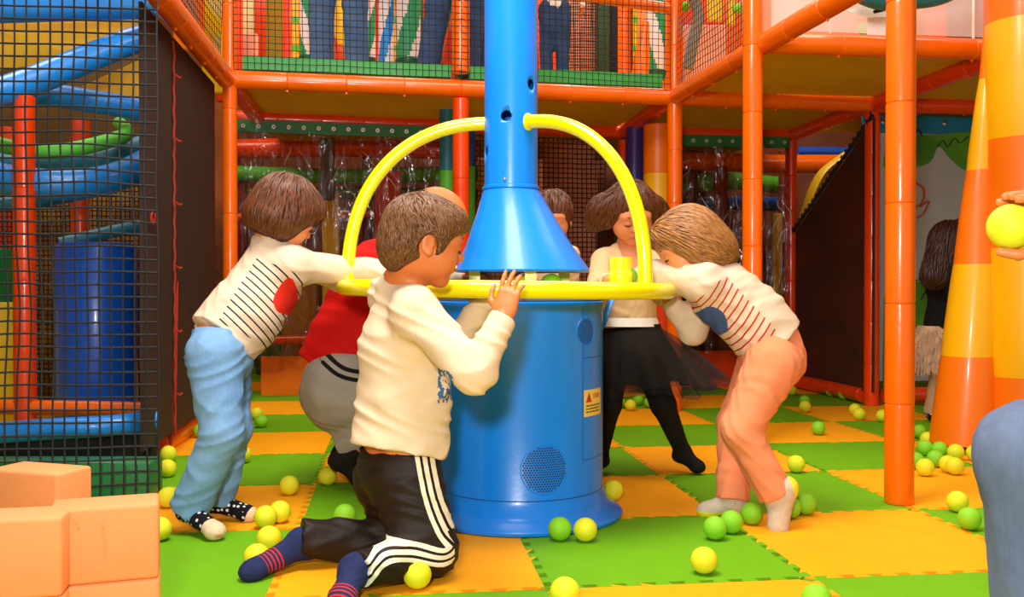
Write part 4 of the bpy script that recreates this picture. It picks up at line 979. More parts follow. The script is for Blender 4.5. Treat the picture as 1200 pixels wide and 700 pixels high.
def striped(name, c1, patchc, per, px_, py_):
    q = NB(name, .85); base = q.mix(q.noise(8), 'ECD2BC', 'D8B898')
    wob = q.op('ADD', q.x, q.op('MULTIPLY', q.y, 0.35))
    f = q.op('FRACT', q.op('MULTIPLY', wob, 1/per)); ln_ = q.op('LESS_THAN', f, .22)
    zone = q.AND(q.op('GREATER_THAN', q.y, 0.0), q.band(q.x, .035, .262)); c = q.mix(q.AND(ln_, zone), base, c1)
    dx = q.op('MULTIPLY', q.op('SUBTRACT', q.x, px_), 1/.050); dy = q.op('MULTIPLY', q.op('SUBTRACT', q.y, py_), 1/.026); r2 = q.op('ADD', q.op('MULTIPLY', dx, dx), q.op('MULTIPLY', dy, dy))
    c = q.mix(q.op('LESS_THAN', q.op('ADD', r2, q.op('MULTIPLY', q.noise(60), .3)), 1.15), c, patchc); return q.done(c, .22, 30)
M_SHB = striped('navy_striped_top', '1C2238', 'E02C1C', .0215, .195, .122)
def tc_torso(o, ax, fr, y0, arms=()):
    def f(P):
        y = plane_dist(P, o, fr)-y0
        for a, b in arms:
            a = np.array(a); d = np.array(b)-a; t = np.clip(((P-a)@d)/(d@d), .12, 1); y = np.where(np.linalg.norm(P-a-t[:, None]*d, axis=1) < .058, -1, y)
        return np.stack([plane_dist(P, o, ax), y, P[:, 2]], 1)
    return f
shirt = [cap(nk-ax*.01, ches, .056, .088, .03), cap(ches, waist, .100, .102, .05), cap(waist, pelv+ax*.006, .102, .106, .05, cut=2), cap(nk, shR, .044, .052, .03), cap(nk, shL, .044, .052, .03), cap(ches, shR, .075, .05, .04),
    cap(shR, elR, .050, .042, .025), cap(elR, wrR, .042, .030, .02, cut=2), cap(shL, elL, .05, .042), cap(elL, wrL, .04, .03, cut=2)]
sculpt('striped_top', shirt, .0042, M_SHB, pb, tcf=tc_torso(pelv, ax, frt, -.006, [(shR, elR), (shL, elL)]), fold=folds(.005, 50, (0.3, .2, 1), seed=12, warp=1.2))
def denim(name, c1, c2):
    q = NB(name, .85); mp = q.nt.nodes.new('ShaderNodeMapping'); mp.inputs['Scale'].default_value = (160, 160, 25); q.nt.links.new(q.obj, mp.inputs[0])
    w = q.noise(1.0, 3, mp.outputs[0]); n2 = q.noise(7); return q.done(q.mix(q.op('ADD', q.op('MULTIPLY', n2, .75), q.op('MULTIPLY', w, .25)), c1, c2), .25, 28)
M_JEAN = denim('light_denim', '4474AC', '94BCE0')
jeans = [cap(pelv+ax*.03, pelv-Vector((0, 0, .04)), .094, .098, .04, cut=1), cap(hipR, knR, .080, .058, .03), cap(hipL, knL, .080, .056, .03), cap(knR, anR+Vector((0, 0, -.01)), .057, .056, .02, cut=2), cap(knL, anL+Vector((0, 0, -.01)), .055, .052, .02, cut=2)]
jo = sculpt('jeans', jeans, .0042, M_JEAN, pb, fold=folds(.006, 36, (-0.6, .2, .8), seed=4, warp=2.0))
q = NB('polka_sock', .9); mp = q.nt.nodes.new('ShaderNodeVectorMath'); 
vo = q.nt.nodes.new('ShaderNodeTexVoronoi'); vo.inputs['Scale'].default_value = 62; vo.inputs['Randomness'].default_value = .35; q.nt.links.new(q.obj, vo.inputs['Vector'])
toe = q.op('GREATER_THAN', q.x, .112)
M_POLKA = q.done(q.mix(toe, q.mix(q.op('LESS_THAN', vo.outputs['Distance'], .30), '14101A', 'E8E4E0'), 'E0C4A0'), .2, 120)
def sock2(name, an, to, kn, m, par, r=.030, **kw):
    d = (to-an).normalized(); pr = foot(an, to, r, .02)+[cap(an, an+(kn-an).normalized()*.06, r*.95, r, .02)]
    return sculpt(name, pr, .0038, m, par, tcf=lambda P: np.stack([plane_dist(P, an, d), P[:, 2], P[:, 1]], 1), fold=folds(.0015, 90, seed=2))
sock2('sock', anR, toR, knR, M_POLKA, pb); sock2('sock', anL, toL, knL, M_POLKA, pb)

# ---------------------------------------------------------------- adult in red, squatting behind the machine
pr_ = person('person', Vector((W(410, 560, 3.38).x, 3.38, 0)), 'bald person in a red sweater and grey track trousers squatting behind the kneeling boy')
hC = Head(W(512, 262, 3.36), .245, (.75, .2, -.62), (.5, 0, .85))
nk = W(478, 292, 3.36); shR, shL = W(452, 318, 3.16), W(456, 302, 3.55); ches, waist, pelv = W(444, 336, 3.36), W(418, 398, 3.36), W(405, 446, 3.36)
elR, wrR = W(505, 395, 3.1), W(560, 345, 3.35); elL, wrL = W(510, 385, 3.6), W(565, 350, 3.45)
hipR, hipL = W(402, 458, 3.26), W(408, 456, 3.46); knR, knL = W(505, 470, 3.12), W(520, 480, 3.52); anR, anL = W(404, 532, 3.24), W(425, 540, 3.5); toR, toL = W(428, 568, 3.26), W(455, 560, 3.5)
body = hC.prims(1.0)+[cap(hC.P(0, -.1, -.25), nk, .055, .06, .03), cap(nk, shR, .05, .06, .03), cap(nk, shL, .05, .06, .03), cap(ches, waist, .13, .12, .05), cap(waist, pelv, .12, .13, .05),
    cap(shR, elR, .055, .045), cap(elR, wrR, .045, .03), cap(shL, elL, .055, .045), cap(elL, wrL, .045, .03), cap(hipR, knR, .085, .06), cap(hipL, knL, .085, .06), cap(knR, anR, .058, .036), cap(knL, anL, .058, .036)]
body += hand(wrR, (1, .1, .1), (0, .1, -1), (0, 1, 0), .17, curl=.6)+hand(wrL, (1, -.1, .1), (0, -.1, -1), (0, -1, 0), .17, curl=.6)+foot(anR, toR, .036)+foot(anL, toL, .036)
bodyC = sculpt('body', body, .0055, SK_A, pr_)
H_C = hair_mat('hair_black_stubble', '2A1408', '5C3820')
hairC = [hp(hC, (0, -.08, .08), (.372, .425, .35)), sub(hp(hC, (0, .16, .32), (.5, .52, .34)), .02), sub(hp(hC, (0, .45, -.1), (.6, .40, .6)), .02), sub(hp(hC, (0, 0, -.55), (.8, .8, .35)), .02)]
hair(hC, bodyC, H_C, hairC, n=600, ln=.06, seed=8, jit=.5, width=.01, steps=4)
M_RED = cloth('red_wool', 'E01008', 'A80804', .8, .25, 30, 7)
sw = [cap(nk, ches, .085, .15, .04), cap(ches, waist, .155, .152, .06), cap(waist, W(398, 437, 3.36), .152, .158, .05, cut=2), cap(nk, shR, .08, .075, .04), cap(nk, shL, .08, .075, .04), cap(shR, elR, .072, .06, .03), cap(elR, wrR, .058, .04, cut=2), cap(shL, elL, .072, .06, .03), cap(elL, wrL, .058, .04, cut=2)]
sculpt('red_sweater', sw, .0065, M_RED, pr_, fold=folds(.007, 30, (0.4, .3, 1), seed=21, warp=1.3))
q = NB('grey_track', .85); st = q.OR(q.op('LESS_THAN', q.op('ABSOLUTE', q.x), .0065), q.op('LESS_THAN', q.op('ABSOLUTE', q.op('SUBTRACT', q.x, .026)), .0065)); st = q.AND(st, q.op('GREATER_THAN', q.y, .5))
M_GRY = q.done(q.mix(st, q.mix(q.noise(9), '8C8478', 'A8A094'), '14100E'), .25, 30)
gp = [cap(W(404, 440, 3.36), pelv, .13, .15, .05), cap(hipR, W(404, 462, 3.30), .13, .135, .05), cap(hipR, knR, .135, .085, .05), cap(hipL, knL, .125, .085, .05), cap(knR, anR+Vector((-.01, 0, .03)), .075, .05, .03, cut=2), cap(knL, anL+Vector((0, 0, .03)), .075, .055, .03, cut=2)]
pol2 = catmull([W(380, 424, 3.2), W(400, 440, 3.15), W(425, 447, 3.1), W(470, 447, 3.1)], 6)
def tcG(P):
    A = np.array([[p.x, p.z] for p in pol2]); X = P[:, [0, 2]]; best = np.full(len(P), 9.0); sg = np.zeros(len(P))
    for i in range(len(A)-1):
        d = A[i+1]-A[i]; L = d@d; t = np.clip(((X-A[i])@d)/L, 0, 1); r = X-A[i]-t[:, None]*d; dist = np.sqrt((r**2).sum(1)); s = np.sign(d[0]*r[:, 1]-d[1]*r[:, 0]); m = dist < best; best[m] = dist[m]; sg[m] = s[m]
    return np.stack([best*sg, (P[:, 1] < 3.34)*1.0, P[:, 2]], 1)
sculpt('grey_trousers', gp, .006, M_GRY, pr_, tcf=tcG, fold=folds(.005, 40, (0.3, .2, 1), seed=22, warp=1.6))
M_BSOCK = cloth('black_sock', '14100E', '241C18', .9)
sock2('sock', anR, toR, knR, M_BSOCK, pr_, .042); sock2('sock', anL, toL, knL, M_BSOCK, pr_, .042)

# ---------------------------------------------------------------- girl with bunches and black skirt at the back
pd = person('person', Vector((W(745, 560, 3.58).x, 3.58, 0)), 'girl with pigtails, cream top and black tulle skirt standing behind the machine')
hD = Head(W(739, 250, 3.52), .215, (.14, -.84, -.52), (0, -.35, 1))
nk = W(738, 291, 3.58); shR, shL = W(708, 306, 3.55), W(768, 306, 3.55); ches, waist, pelv = W(738, 322, 3.58), W(738, 362, 3.58), W(738, 398, 3.60)
elR, wrR = W(697, 345, 3.42), W(712, 329, 3.16); elL, wrL = W(776, 345, 3.42), W(762, 330, 3.2)
hipR, hipL = W(722, 412, 3.56), W(754, 412, 3.60); knR, knL = W(714, 474, 3.50), W(777, 474, 3.54); anR, anL = W(703, 536, 3.56), W(800, 530, 3.58); toR, toL = W(690, 556, 3.50), W(822, 551, 3.52)
body = hD.prims(1.12)+[cap(hD.P(0, -.1, -.25), nk, .038, .042, .03), cap(nk, shR, .032, .036, .03), cap(nk, shL, .032, .036, .03), cap(ches, waist, .078, .07, .04), cap(waist, pelv, .07, .08, .04), cap(shR, elR, .032, .026), cap(elR, wrR, .026, .02), cap(shL, elL, .032, .026), cap(elL, wrL, .026, .02),
    cap(hipR, knR, .055, .038), cap(hipL, knL, .055, .038), cap(knR, anR, .036, .022), cap(knL, anL, .036, .022)]
body += hand(wrR, (.75, -.65, .05), (.6, .7, -.1), (0, .1, 1), .11, curl=.6)+hand(wrL, (-.5, -.8, .05), (0, .2, -1), (-1, 0, 0), .11, curl=.6)+foot(anR, toR, .026)+foot(anL, toL, .026)
bodyD = sculpt('body', body, .004, SK_B, pd); eyes(hD, bodyD, brow=mat('brow_brown', '4A2410', .8), lip=LIP)
hairD = [hp(hD, (0, -.07, .14), (.41, .455, .42)), hp(hD, (0, -.22, -.08), (.33, .27, .28)), hp(hD, (.36, .06, .02), (.06, .13, .22), .03), hp(hD, (-.36, .06, .02), (.06, .13, .22), .03),
    hp(hD, (-.48, -.12, .02), (.13, .15, .16), .06), hp(hD, (-.60, -.14, -.24), (.15, .16, .27), .05), hp(hD, (.48, -.12, .10), (.13, .15, .15), .06), hp(hD, (.60, -.10, -.10), (.16, .16, .26), .05),
    sub(hp(hD, (0, .50, -.16), (.33, .36, .50)), .02), sub(hp(hD, (0, .2, -.7), (.3, .6, .4)), .02)]
hair(hD, bodyD, H_B, hairD, n=1500, ln=.36, seed=6, jit=.35, width=.018, grav=.3, crown=(0, .05, 1), steps=8)
M_CRM = cloth('cream_top', 'F0D0A4', 'E0B478', .85, .2, 30)
sculpt('top', [cap(nk-Vector((0, 0, .028)), ches, .062, .092, .03), cap(ches, waist, .092, .088, .04), cap(waist, W(738, 384, 3.58), .088, .098, .04, cut=2), cap(nk-Vector((0, 0, .02)), shR, .045, .046, .03), cap(nk-Vector((0, 0, .02)), shL, .045, .046, .03), cap(shR, elR, .046, .038), cap(elR, wrR, .038, .028, cut=2), cap(shL, elL, .046, .038), cap(elL, wrL, .038, .028, cut=2),
    sub(cap(nk+Vector((0, -.05, .03)), nk+Vector((0, -.09, -.045)), .05, .035), .006)], .005, M_CRM, pd, fold=folds(.004, 50, (0.3, .2, 1), seed=31))
k = MB(); c = W(738, 377, 3.58); k.lathe([(.100, .016), (.106, 0), (.112, -.016), (.106, -.014), (.098, .01)], 48, (c.x, 3.58, c.z), cap=False); k.obj('white_hem', mat('white_cloth', 'F4ECE0', .85, bump=.3, bscale=30), pd)
k = MB(); k.tube(catmull([W(716, 352, 3.40), W(709, 372, 3.36), W(704, 388, 3.34)], 5), [.012, .014, .014, .014, .014, .014, .014, .014, .012, .010, .006], 8, flat=.4); k.obj('blue_ribbon', M_LBLUE, pd)
M_SK = cloth('black_skirt', '16100C', '261C14', .9, .3, 30)
def skirt(name, prof, m, nf, amp, seed, c):
    rg = np.random.RandomState(seed); n = 160; k = MB(); vs = []; ph = rg.rand(6)*6
    for (r, z, dx) in prof:
        f = (prof[0][1]-z)/(prof[0][1]-prof[-1][1]+1e-6)
        for q in range(n):
            a = 2*math.pi*q/n; rr = r*(1+amp*f*(math.sin(a*nf+ph[0]+2*f)+.6*math.sin(a*(nf*1.7)//1+ph[1]))); vs.append((c[0]+dx+rr*math.cos(a), c[1]+rr*math.sin(a), c[2]+z+.012*f*math.sin(a*5+ph[2])))
    L = len(prof); fs = [(i*n+q, i*n+(q+1) % n, (i+1)*n+(q+1) % n, (i+1)*n+q) for i in range(L-1) for q in range(n)]; k.add(vs, fs); return k.obj(name, m, pd, sharp=180)
def tulle():
    m = bpy.data.materials.new('black_tulle'); m.use_nodes = True; nt = m.node_tree; b = nt.nodes['Principled BSDF']; b.inputs['Base Color'].default_value = (*lin('1A120C'), 1); b.inputs['Roughness'].default_value = .9; b.inputs['Alpha'].default_value = .42; return m
M_TUL = tulle(); cs = (W(742, 392, 3.58).x, 3.58, W(742, 384, 3.58).z)
skirt('skirt', [(.100, .015, 0), (.112, -.02, 0), (.145, -.09, .01), (.165, -.15, .02), (.170, -.20, .025)], M_SK, 14, .07, 1, cs)
skirt('tulle_layer', [(.102, .0, 0), (.14, -.05, .01), (.19, -.13, .03), (.22, -.20, .05), (.235, -.235, .06)], M_TUL, 17, .09, 2, cs)
skirt('tulle_layer', [(.102, .0, 0), (.16, -.05, .02), (.21, -.11, .04), (.25, -.17, .055), (.265, -.20, .06)], M_TUL, 11, .12, 3, cs)
M_TGT = cloth('black_tights', '100C0A', '1E1612', .8, .05)
sculpt('tights', [cap(hipR, knR, .064, .044), cap(hipL, knL, .066, .046), cap(knR, anR, .043, .028), cap(knL, anL, .045, .029)]+foot(anR, toR, .031)+foot(anL, toL, .031), .005, M_TGT, pd)

# ---------------------------------------------------------------- child with salmon trousers bending over the ring on the right
pe = person('person', Vector((W(890, 600, 2.85).x, 2.85, 0)), 'child bending over the ring in a red-striped cream top and salmon trousers')
hE = Head(W(806, 288, 2.88), .215, (-.88, -.02, -.48), (-.30, .0, 1))
nk = W(833, 322, 2.87); shN, shF = W(824, 332, 2.80), W(830, 326, 2.98); ches, waist, pelv = W(848, 345, 2.87), W(882, 374, 2.87), W(905, 402, 2.87)
elN, wrN = W(772, 322, 2.90), W(728, 333, 3.02); elF, wrF = W(812, 388, 2.97), W(784, 352, 2.98)
hipN, hipF = W(905, 428, 2.79), W(895, 428, 2.95); knN, knF = W(868, 502, 2.74), W(862, 498, 2.93); anN, anF = W(909, 580, 2.74), W(858, 586, 2.88); toF = W(820, 601, 2.90)
body = hE.prims(1.1)+[cap(hE.P(0, -.12, -.22), nk, .042, .046, .03), cap(nk, shN, .036, .042, .03), cap(nk, shF, .036, .042, .03), cap(ches, waist, .08, .076, .04), cap(waist, pelv, .076, .08, .04), cap(shN, elN, .036, .03), cap(elN, wrN, .03, .021), cap(shF, elF, .036, .03), cap(elF, wrF, .03, .021),
    cap(hipN, knN, .06, .043), cap(hipF, knF, .06, .043), cap(knN, anN, .042, .026), cap(knF, anF, .042, .026), cap(pelv, hipN, .06, .06), cap(pelv, hipF, .06, .06)]
heel = W(922, 572, 2.73); toN = W(912, 617, 2.725)
fN = [cap(anN, heel, .024, .024), cap(heel, toN, .024, .021, .02, (0, 1, 0), 1), cap(anN, toN, .022, .022)]
body += hand(wrN, (-1, .2, -.1), (0, .1, -1), (0, -1, 0), .115, curl=.6)+hand(wrF, (-.7, .1, .7), (-.6, .1, -.6), (0, -1, 0), .115, curl=.7)+fN+foot(anF, toF, .028)
bodyE = sculpt('body', body, .004, SK_B, pe); eyes(hE, bodyE, brow=mat('brow_brown', '4A2410', .8), lip=LIP)
H_E = hair_mat('hair_chestnut', '4C2408', 'C88440')
hairE = [hp(hE, (0, -.05, .13), (.42, .475, .42)), hp(hE, (0, -.28, -.10), (.38, .30, .30)), hp(hE, (0, -.36, -.32), (.34, .20, .20), .05), hp(hE, (-.33, -.10, -.12), (.12, .20, .30), .05), hp(hE, (.33, -.10, -.12), (.12, .20, .30), .05), hp(hE, (0, .2, .3), (.3, .25, .15)),
    sub(hp(hE, (0, .46, -.26), (.5, .34, .42)), .02), sub(hp(hE, (0, .15, -.78), (.7, .55, .36)), .02)]
hair(hE, bodyE, H_E, hairE, n=1700, ln=.6, seed=7, jit=.16, width=.018, grav=.25, crown=(0, .1, 1), flow=lambda L: np.stack([L[:, 0]*.5, -.75+0*L[:, 1], -.55+0*L[:, 2]], 1), steps=10)
M_SHE = striped('red_striped_top', 'C82424', '46588C', .0225, .175, .098)
ax = (nk-pelv).normalized(); frt = Vector((-.6, -.25, -.8)); frt = (frt-ax*frt.dot(ax)).normalized()
shirt = [cap(nk, ches, .056, .088, .03), cap(ches, waist, .092, .094, .05), cap(waist, pelv, .094, .104, .05, cut=2), cap(nk, shN, .044, .05, .03), cap(nk, shF, .044, .05, .03), cap(ches, shN, .07, .05, .04), cap(ches, shF, .07, .05, .04),
    cap(shN, elN, .050, .043, .03), cap(elN, wrN, .043, .032, .02, cut=2), cap(shF, elF, .048, .042), cap(elF, wrF, .041, .032, cut=2)]
sculpt('striped_top', shirt, .0042, M_SHE, pe, tcf=tc_torso(pelv, ax, frt, .010, [(shN, elN), (shF, elF), (elF, wrF)]), fold=folds(.005, 50, (-0.3, .2, 1), seed=15, warp=1.2))
M_SAL = cloth('salmon_cotton', 'F89C70', 'E87C50', .85, .3, 24, 8)
tr = [cap(pelv+ax*.03, W(906, 420, 2.87), .092, .098, .04, cut=1), cap(hipN, knN, .082, .056, .03), cap(hipF, knF, .08, .056, .03), cap(knN, anN+(knN-anN).normalized()*.0, .055, .050, .02, cut=2), cap(knF, anF, .054, .050, .02, cut=2)]
sculpt('salmon_trousers', tr, .0042, M_SAL, pe, fold=folds(.006, 42, (0.7, .2, .8), seed=17, warp=2.0))
q = NB('grey_sock', .9); M_GSOCK = q.done(q.mix(q.op('GREATER_THAN', q.x, 0.0), q.mix(q.noise(60), 'B8A898', 'DCC8B0'), 'E8D820'), .3, 140)
def ytc(o, d, o2=0): 
    return lambda P: np.stack([plane_dist(P, o, d)-o2, P[:, 0], P[:, 2]], 1)
sculpt('sock', [cap(anN, heel, .031, .029), cap(heel, toN, .029, .025, .02), cap(anN, toN, .029, .026), cap(anN, anN+(knN-anN).normalized()*.06, .031, .032)], .0038, M_GSOCK, pe, tcf=ytc(heel, (1, .0, .3), .010))
sculpt('sock', foot(anF, toF, .033)+[cap(anF, anF+(knF-anF).normalized()*.06, .031, .032)], .0038, M_GSOCK, pe, tcf=ytc(Vector((0, 0, .016)), (0, 0, -1), 0))

# ---------------------------------------------------------------- simple full figures for the partly hidden people
def figure(loc, label, hc, H, facev, nk, sh, el, wr, hip, kn, an, to, m_top, m_leg, m_foot, skin_m, hairm, hemz, group=None, rs=1.0, hs=.006, res=.008, long_hair=False, upv=(0, 0, 1)):
    p = person('person', loc, label, group); h = Head(hc, H, facev, upv); mid = (hip[0]+hip[1])/2; wst = nk.lerp(mid, .62); che = nk.lerp(mid, .28); R_ = rs
    b = h.prims(1.0)+[cap(h.P(0, -.1, -.25), nk, .045*R_, .05*R_, .03), cap(che, wst, .10*R_, .09*R_, .05), cap(wst, mid, .09*R_, .095*R_, .05)]
    for i in (0, 1):
        b += [cap(nk, sh[i], .04*R_, .045*R_, .03), cap(sh[i], el[i], .04*R_, .033*R_), cap(el[i], wr[i], .033*R_, .024*R_), cap(hip[i], kn[i], .075*R_, .05*R_), cap(kn[i], an[i], .05*R_, .032*R_)]
        b += hand(wr[i], wr[i]-el[i], mid-wr[i], h.f, .17*R_, curl=.5)+foot(an[i], to[i], .032*R_)
    bo = sculpt('body', b, res, skin_m, p)
    hv = [hp(h, (0, -.06, .13), (.41, .46, .42)), hp(h, (0, -.25, -.10), (.34, .26, .28)), sub(hp(h, (0, .48, -.22), (.5, .36, .42)), .02), sub(hp(h, (0, .1, -.62), (.7, .5, .30)), .02)]
    if long_hair: hv = hv[:2]+[cap(h.P(0, -.28, .0), h.P(0, -.42, -1.0), .36*H, .34*H, .05), cap(h.P(.3, -.1, .0), h.P(.3, -.1, -.7), .12*H, .1*H, .05), cap(h.P(-.3, -.1, .0), h.P(-.3, -.1, -.7), .12*H, .1*H, .05), hv[2]]
    hair(h, bo, hairm, hv, n=500, ln=.35, seed=3, width=.03, steps=5, res=.008)
    t = [cap(nk-Vector((0, 0, .03)), che, .08*R_, .115*R_, .04), cap(che, wst, .115*R_, .108*R_, .05), cap(wst, Vector((mid.x, mid.y, hemz)), .108*R_, .118*R_, .05, cut=2)]
    for i in (0, 1): t += [cap(nk-Vector((0, 0, .03)), sh[i], .055*R_, .058*R_, .03), cap(sh[i], el[i], .056*R_, .045*R_), cap(el[i], wr[i], .045*R_, .034*R_, cut=2)]
    sculpt('shirt', t, res, m_top, p, fold=folds(.005, 40, seed=4))
    l = [cap(mid+Vector((0, 0, .05)), mid-Vector((0, 0, .03)), .105*R_, .11*R_, .04, cut=1)]
    for i in (0, 1): l += [cap(hip[i], kn[i], .092*R_, .072*R_, .03), cap(kn[i], an[i], .070*R_, .068*R_, .02, cut=2)]
    sculpt('jeans', l, res, m_leg, p, fold=folds(.006, 40, seed=6))
    for i in (0, 1): sculpt('sock', foot(an[i], to[i], .038*R_), res*.8, m_foot, p)
    return p, bo, h
M_DEN = denim('mid_denim', '28406C', '6080AC'); M_DEN2 = denim('dark_denim', '1C2C50', '4A6490')
GUP = 'people standing on the upper deck'
DZ = 1.83
def stander(x0, x1, Y, tall, label, top, leg, lean=0.0, yaw=0.0, gap=.0, hx0=None, hx1=None):
    """adult or child on the upper deck; x0, x1 = photo x of the two ankles"""
    a = [Vector((W(x, 60, Y).x, Y, DZ+.07*tall)) for x in (x0, x1)]; s = tall; c = (a[0]+a[1])/2
    hx = [W(hx0 if hx0 else x0, 0, Y).x, W(hx1 if hx1 else x1, 0, Y).x]; hcx = (hx[0]+hx[1])/2
    if True:
        hcx = (hx[0]+hx[1])/2; w = .085*s; hp_ = [Vector((hcx-w, Y, DZ+.88*s)), Vector((hcx+w, Y, DZ+.88*s))]
    kn = [(a[i]+hp_[i])/2+Vector((0, -.02, 0)) for i in (0, 1)]; nk = Vector((hcx+lean, Y, DZ+1.46*s)); sh = [nk+Vector((-.18*s, 0, -.07*s)), nk+Vector((.18*s, 0, -.07*s))]
    el = [sh[0]+Vector((-.06, 0, -.27*s)), sh[1]+Vector((.06, 0, -.27*s))]; wr = [el[0]+Vector((0, -.05, -.24*s)), el[1]+Vector((0, -.05, -.24*s))]
    to = [Vector((q.x, q.y-.15*s, DZ+.03)) for q in a]
    return figure(Vector((c.x, Y, DZ-.02)), label, nk+Vector((0, 0, .16*s)), .23*(.5+.5*s), (0.1, -1, -.2), nk, sh, el, wr, hp_, kn, a, to, top, leg, M_BSOCK, SK_A, H_A, DZ+.86*s, GUP, rs=(.5+.5*s) if s > .6 else .56, res=.011)
stander(377, 419, 5.5, 1.0, 'adult in blue jeans standing with legs apart on the upper deck, left', M_RED, M_DEN, hx0=382, hx1=412)
stander(500, 548, 5.5, 1.0, 'adult on the upper deck with one slanting jeans leg left of the orange post', cloth('green_shirt', '2C6C4C'), M_DEN2, hx0=528, hx1=560)
stander(563, 588, 5.75, .95, 'person in dark jeans partly hidden by the blue pole on the upper deck', cloth('white_shirt', 'F0E8E0'), M_DEN2, hx0=563, hx1=585)
stander(640, 660, 5.5, .52, 'child in jeans and white top on the upper deck right of the blue pole', cloth('white_shirt2', 'FFF4EC'), M_DEN2, hx0=642, hx1=658)
# child half hidden by the hood
Yf = 3.75; c = lambda x, z: Vector((W(x, 0, Yf).x, Yf, z)); 
figure(Vector((W(645, 500, Yf).x, Yf, 0)), 'child with brown hair peeking out behind the blue hood', c(647, .965), .20, (-.1, -.9, -.3), c(647, .84), [c(622, .82), c(668, .82)], [c(616, .66), c(672, .66)], [Vector((c(625, 0).x, 3.5, .69)), Vector((c(668, 0).x, 3.5, .69))],
    [c(634, .48), c(656, .48)], [c(634, .27), c(656, .27)], [c(634, .05), c(656, .05)], [Vector((c(634, 0).x, Yf-.1, .028)), Vector((c(656, 0).x, Yf-.1, .028))], M_CRM, M_DEN, M_BSOCK, SK_B, H_B, .47, rs=.62, res=.006)
# woman in black behind the leaning column
Yh = 4.95; c = lambda x, z, dy=0: Vector((W(x, 0, Yh).x, Yh+dy, z)); zz = lambda py: W(0, py, Yh).z
ph, bh, hh = figure(Vector((c(1104, 0).x, Yh, 0)), 'person with long dark hair, black top and furry skirt behind the leaning column', c(1117, zz(285)), .21, (.75, .5, -.3), c(1110, zz(315)), [c(1100, zz(325), -.1), c(1120, zz(325), .1)], [c(1112, zz(365), -.1), c(1135, zz(365), .1)], [c(1135, zz(372), -.15), c(1150, zz(372), 0)],
    [c(1098, zz(405), -.04), c(1106, zz(405), .04)], [c(1098, zz(445), -.04), c(1112, zz(445), .06)], [c(1090, zz(485), -.04), c(1118, zz(485), .06)], [Vector((c(1086, 0).x, Yh-.10, .03)), Vector((c(1122, 0).x, Yh-.03, .03))], cloth('black_top', '120C0A'), cloth('nude_tights', 'B08868'), M_POLKA, SK_A, hair_mat('hair_dark', '180A04', '4C2410'), zz(385), rs=.62, res=.006, long_hair=True)
k = MB(); rg = np.random.RandomState(9); cx = c(1094, 0); n = 700
for i in range(n):
    a = rg.rand()*6.28; f = rg.rand(); z = zz(386)-(zz(386)-zz(432))*f; r = .082+.025*f; p0 = Vector((cx.x+r*math.cos(a), Yh+r*math.sin(a), z)); p1 = p0+Vector((math.cos(a)*.010, math.sin(a)*.010, -.020)); p2 = p1+Vector((rg.randn()*.004, rg.randn()*.004, -.025))
    k.tube([p0, p1, p2], [.006, .005, .001], 4, cap=False)
k.lathe([(.07, zz(382)), (.085, zz(390)), (.104, zz(434)), (.07, zz(436))], 32, (cx.x, Yh, 0)); o = k.obj('furry_skirt', mat('fur', 'D0A888', .95, var=.3, vscale=20), ph); o['kind'] = 'stuff'

# person at the right frame edge holding a ball
Yg = 1.30; c = lambda x, py, Y=Yg: W(x, py, Y)
pg = person('person', Vector((c(1290, 0).x, Yg+.1, 0)), 'person crouching at the right edge, denim knee in frame, holding a yellow ball')
kn = [c(1212, 536), c(1330, 540, 1.5)]; an = [Vector((c(1235, 0).x, Yg, .09)), Vector((c(1350, 0, 1.5).x, 1.5, .09))]; hip = [c(1440, 640, 1.35), c(1440, 640, 1.62)]
nkg = Vector((1.03, 1.45, 1.10)); shg = [Vector((.98, 1.32, 1.02)), Vector((1.06, 1.66, 1.02))]; bc = W(1185, 266, 1.36)
wr = bc+Vector((.105, .02, .015)); elg = Vector((.93, 1.28, .80)); pelg = (hip[0]+hip[1])/2
hG = Head(Vector((.99, 1.47, 1.28)), .235, (-.8, .1, -.5), (-.2, 0, 1))
body = hG.prims()+[cap(hG.P(0, -.1, -.25), nkg, .055, .06, .03), cap(nkg, shg[0], .05, .055), cap(nkg, shg[1], .05, .055), cap(nkg.lerp(pelg, .3), pelg, .12, .13, .05), cap(shg[0], elg, .05, .04), cap(elg, wr, .04, .028), cap(shg[1], Vector((1.0, 1.6, .75)), .05, .04), cap(Vector((1.0, 1.6, .75)), Vector((1.05, 1.55, .60)), .04, .028)]
for i in (0, 1): body += [cap(hip[i], kn[i], .085, .06), cap(kn[i], an[i], .05, .035)]+foot(an[i], Vector((an[i].x-.17, an[i].y, .035)), .034)
s = .165
def fing(pts, r): return [cap(pts[i], pts[i+1], r*(1-.08*i), r*(1-.08*(i+1)), .004) for i in range(len(pts)-1)]
body += [cap(wr, bc+Vector((.060, .012, .0)), .028, .034, .02, (0, 1, 0), .8)]
for dy, zt in ((-.028, .034), (-.008, .040), (.012, .041), (.030, .034)):
    body += fing([bc+Vector((.058, dy*.8+.01, .012)), bc+Vector((.046, dy, .030)), bc+Vector((.020, dy, zt+.005)), bc+Vector((-.004, dy*.9, zt+.003))], .0088)
body += fing([bc+Vector((.062, -.01, -.012)), bc+Vector((.040, -.02, -.034)), bc+Vector((.004, -.012, -.040)), bc+Vector((-.018, -.006, -.036))], .0098)
body += hand(Vector((1.05, 1.55, .60)), (-1, 0, -.3), (0, 0, -1), (0, -1, 0), .17, curl=.5)
bodyG = sculpt('body', body, .0045, SK_A, pg)
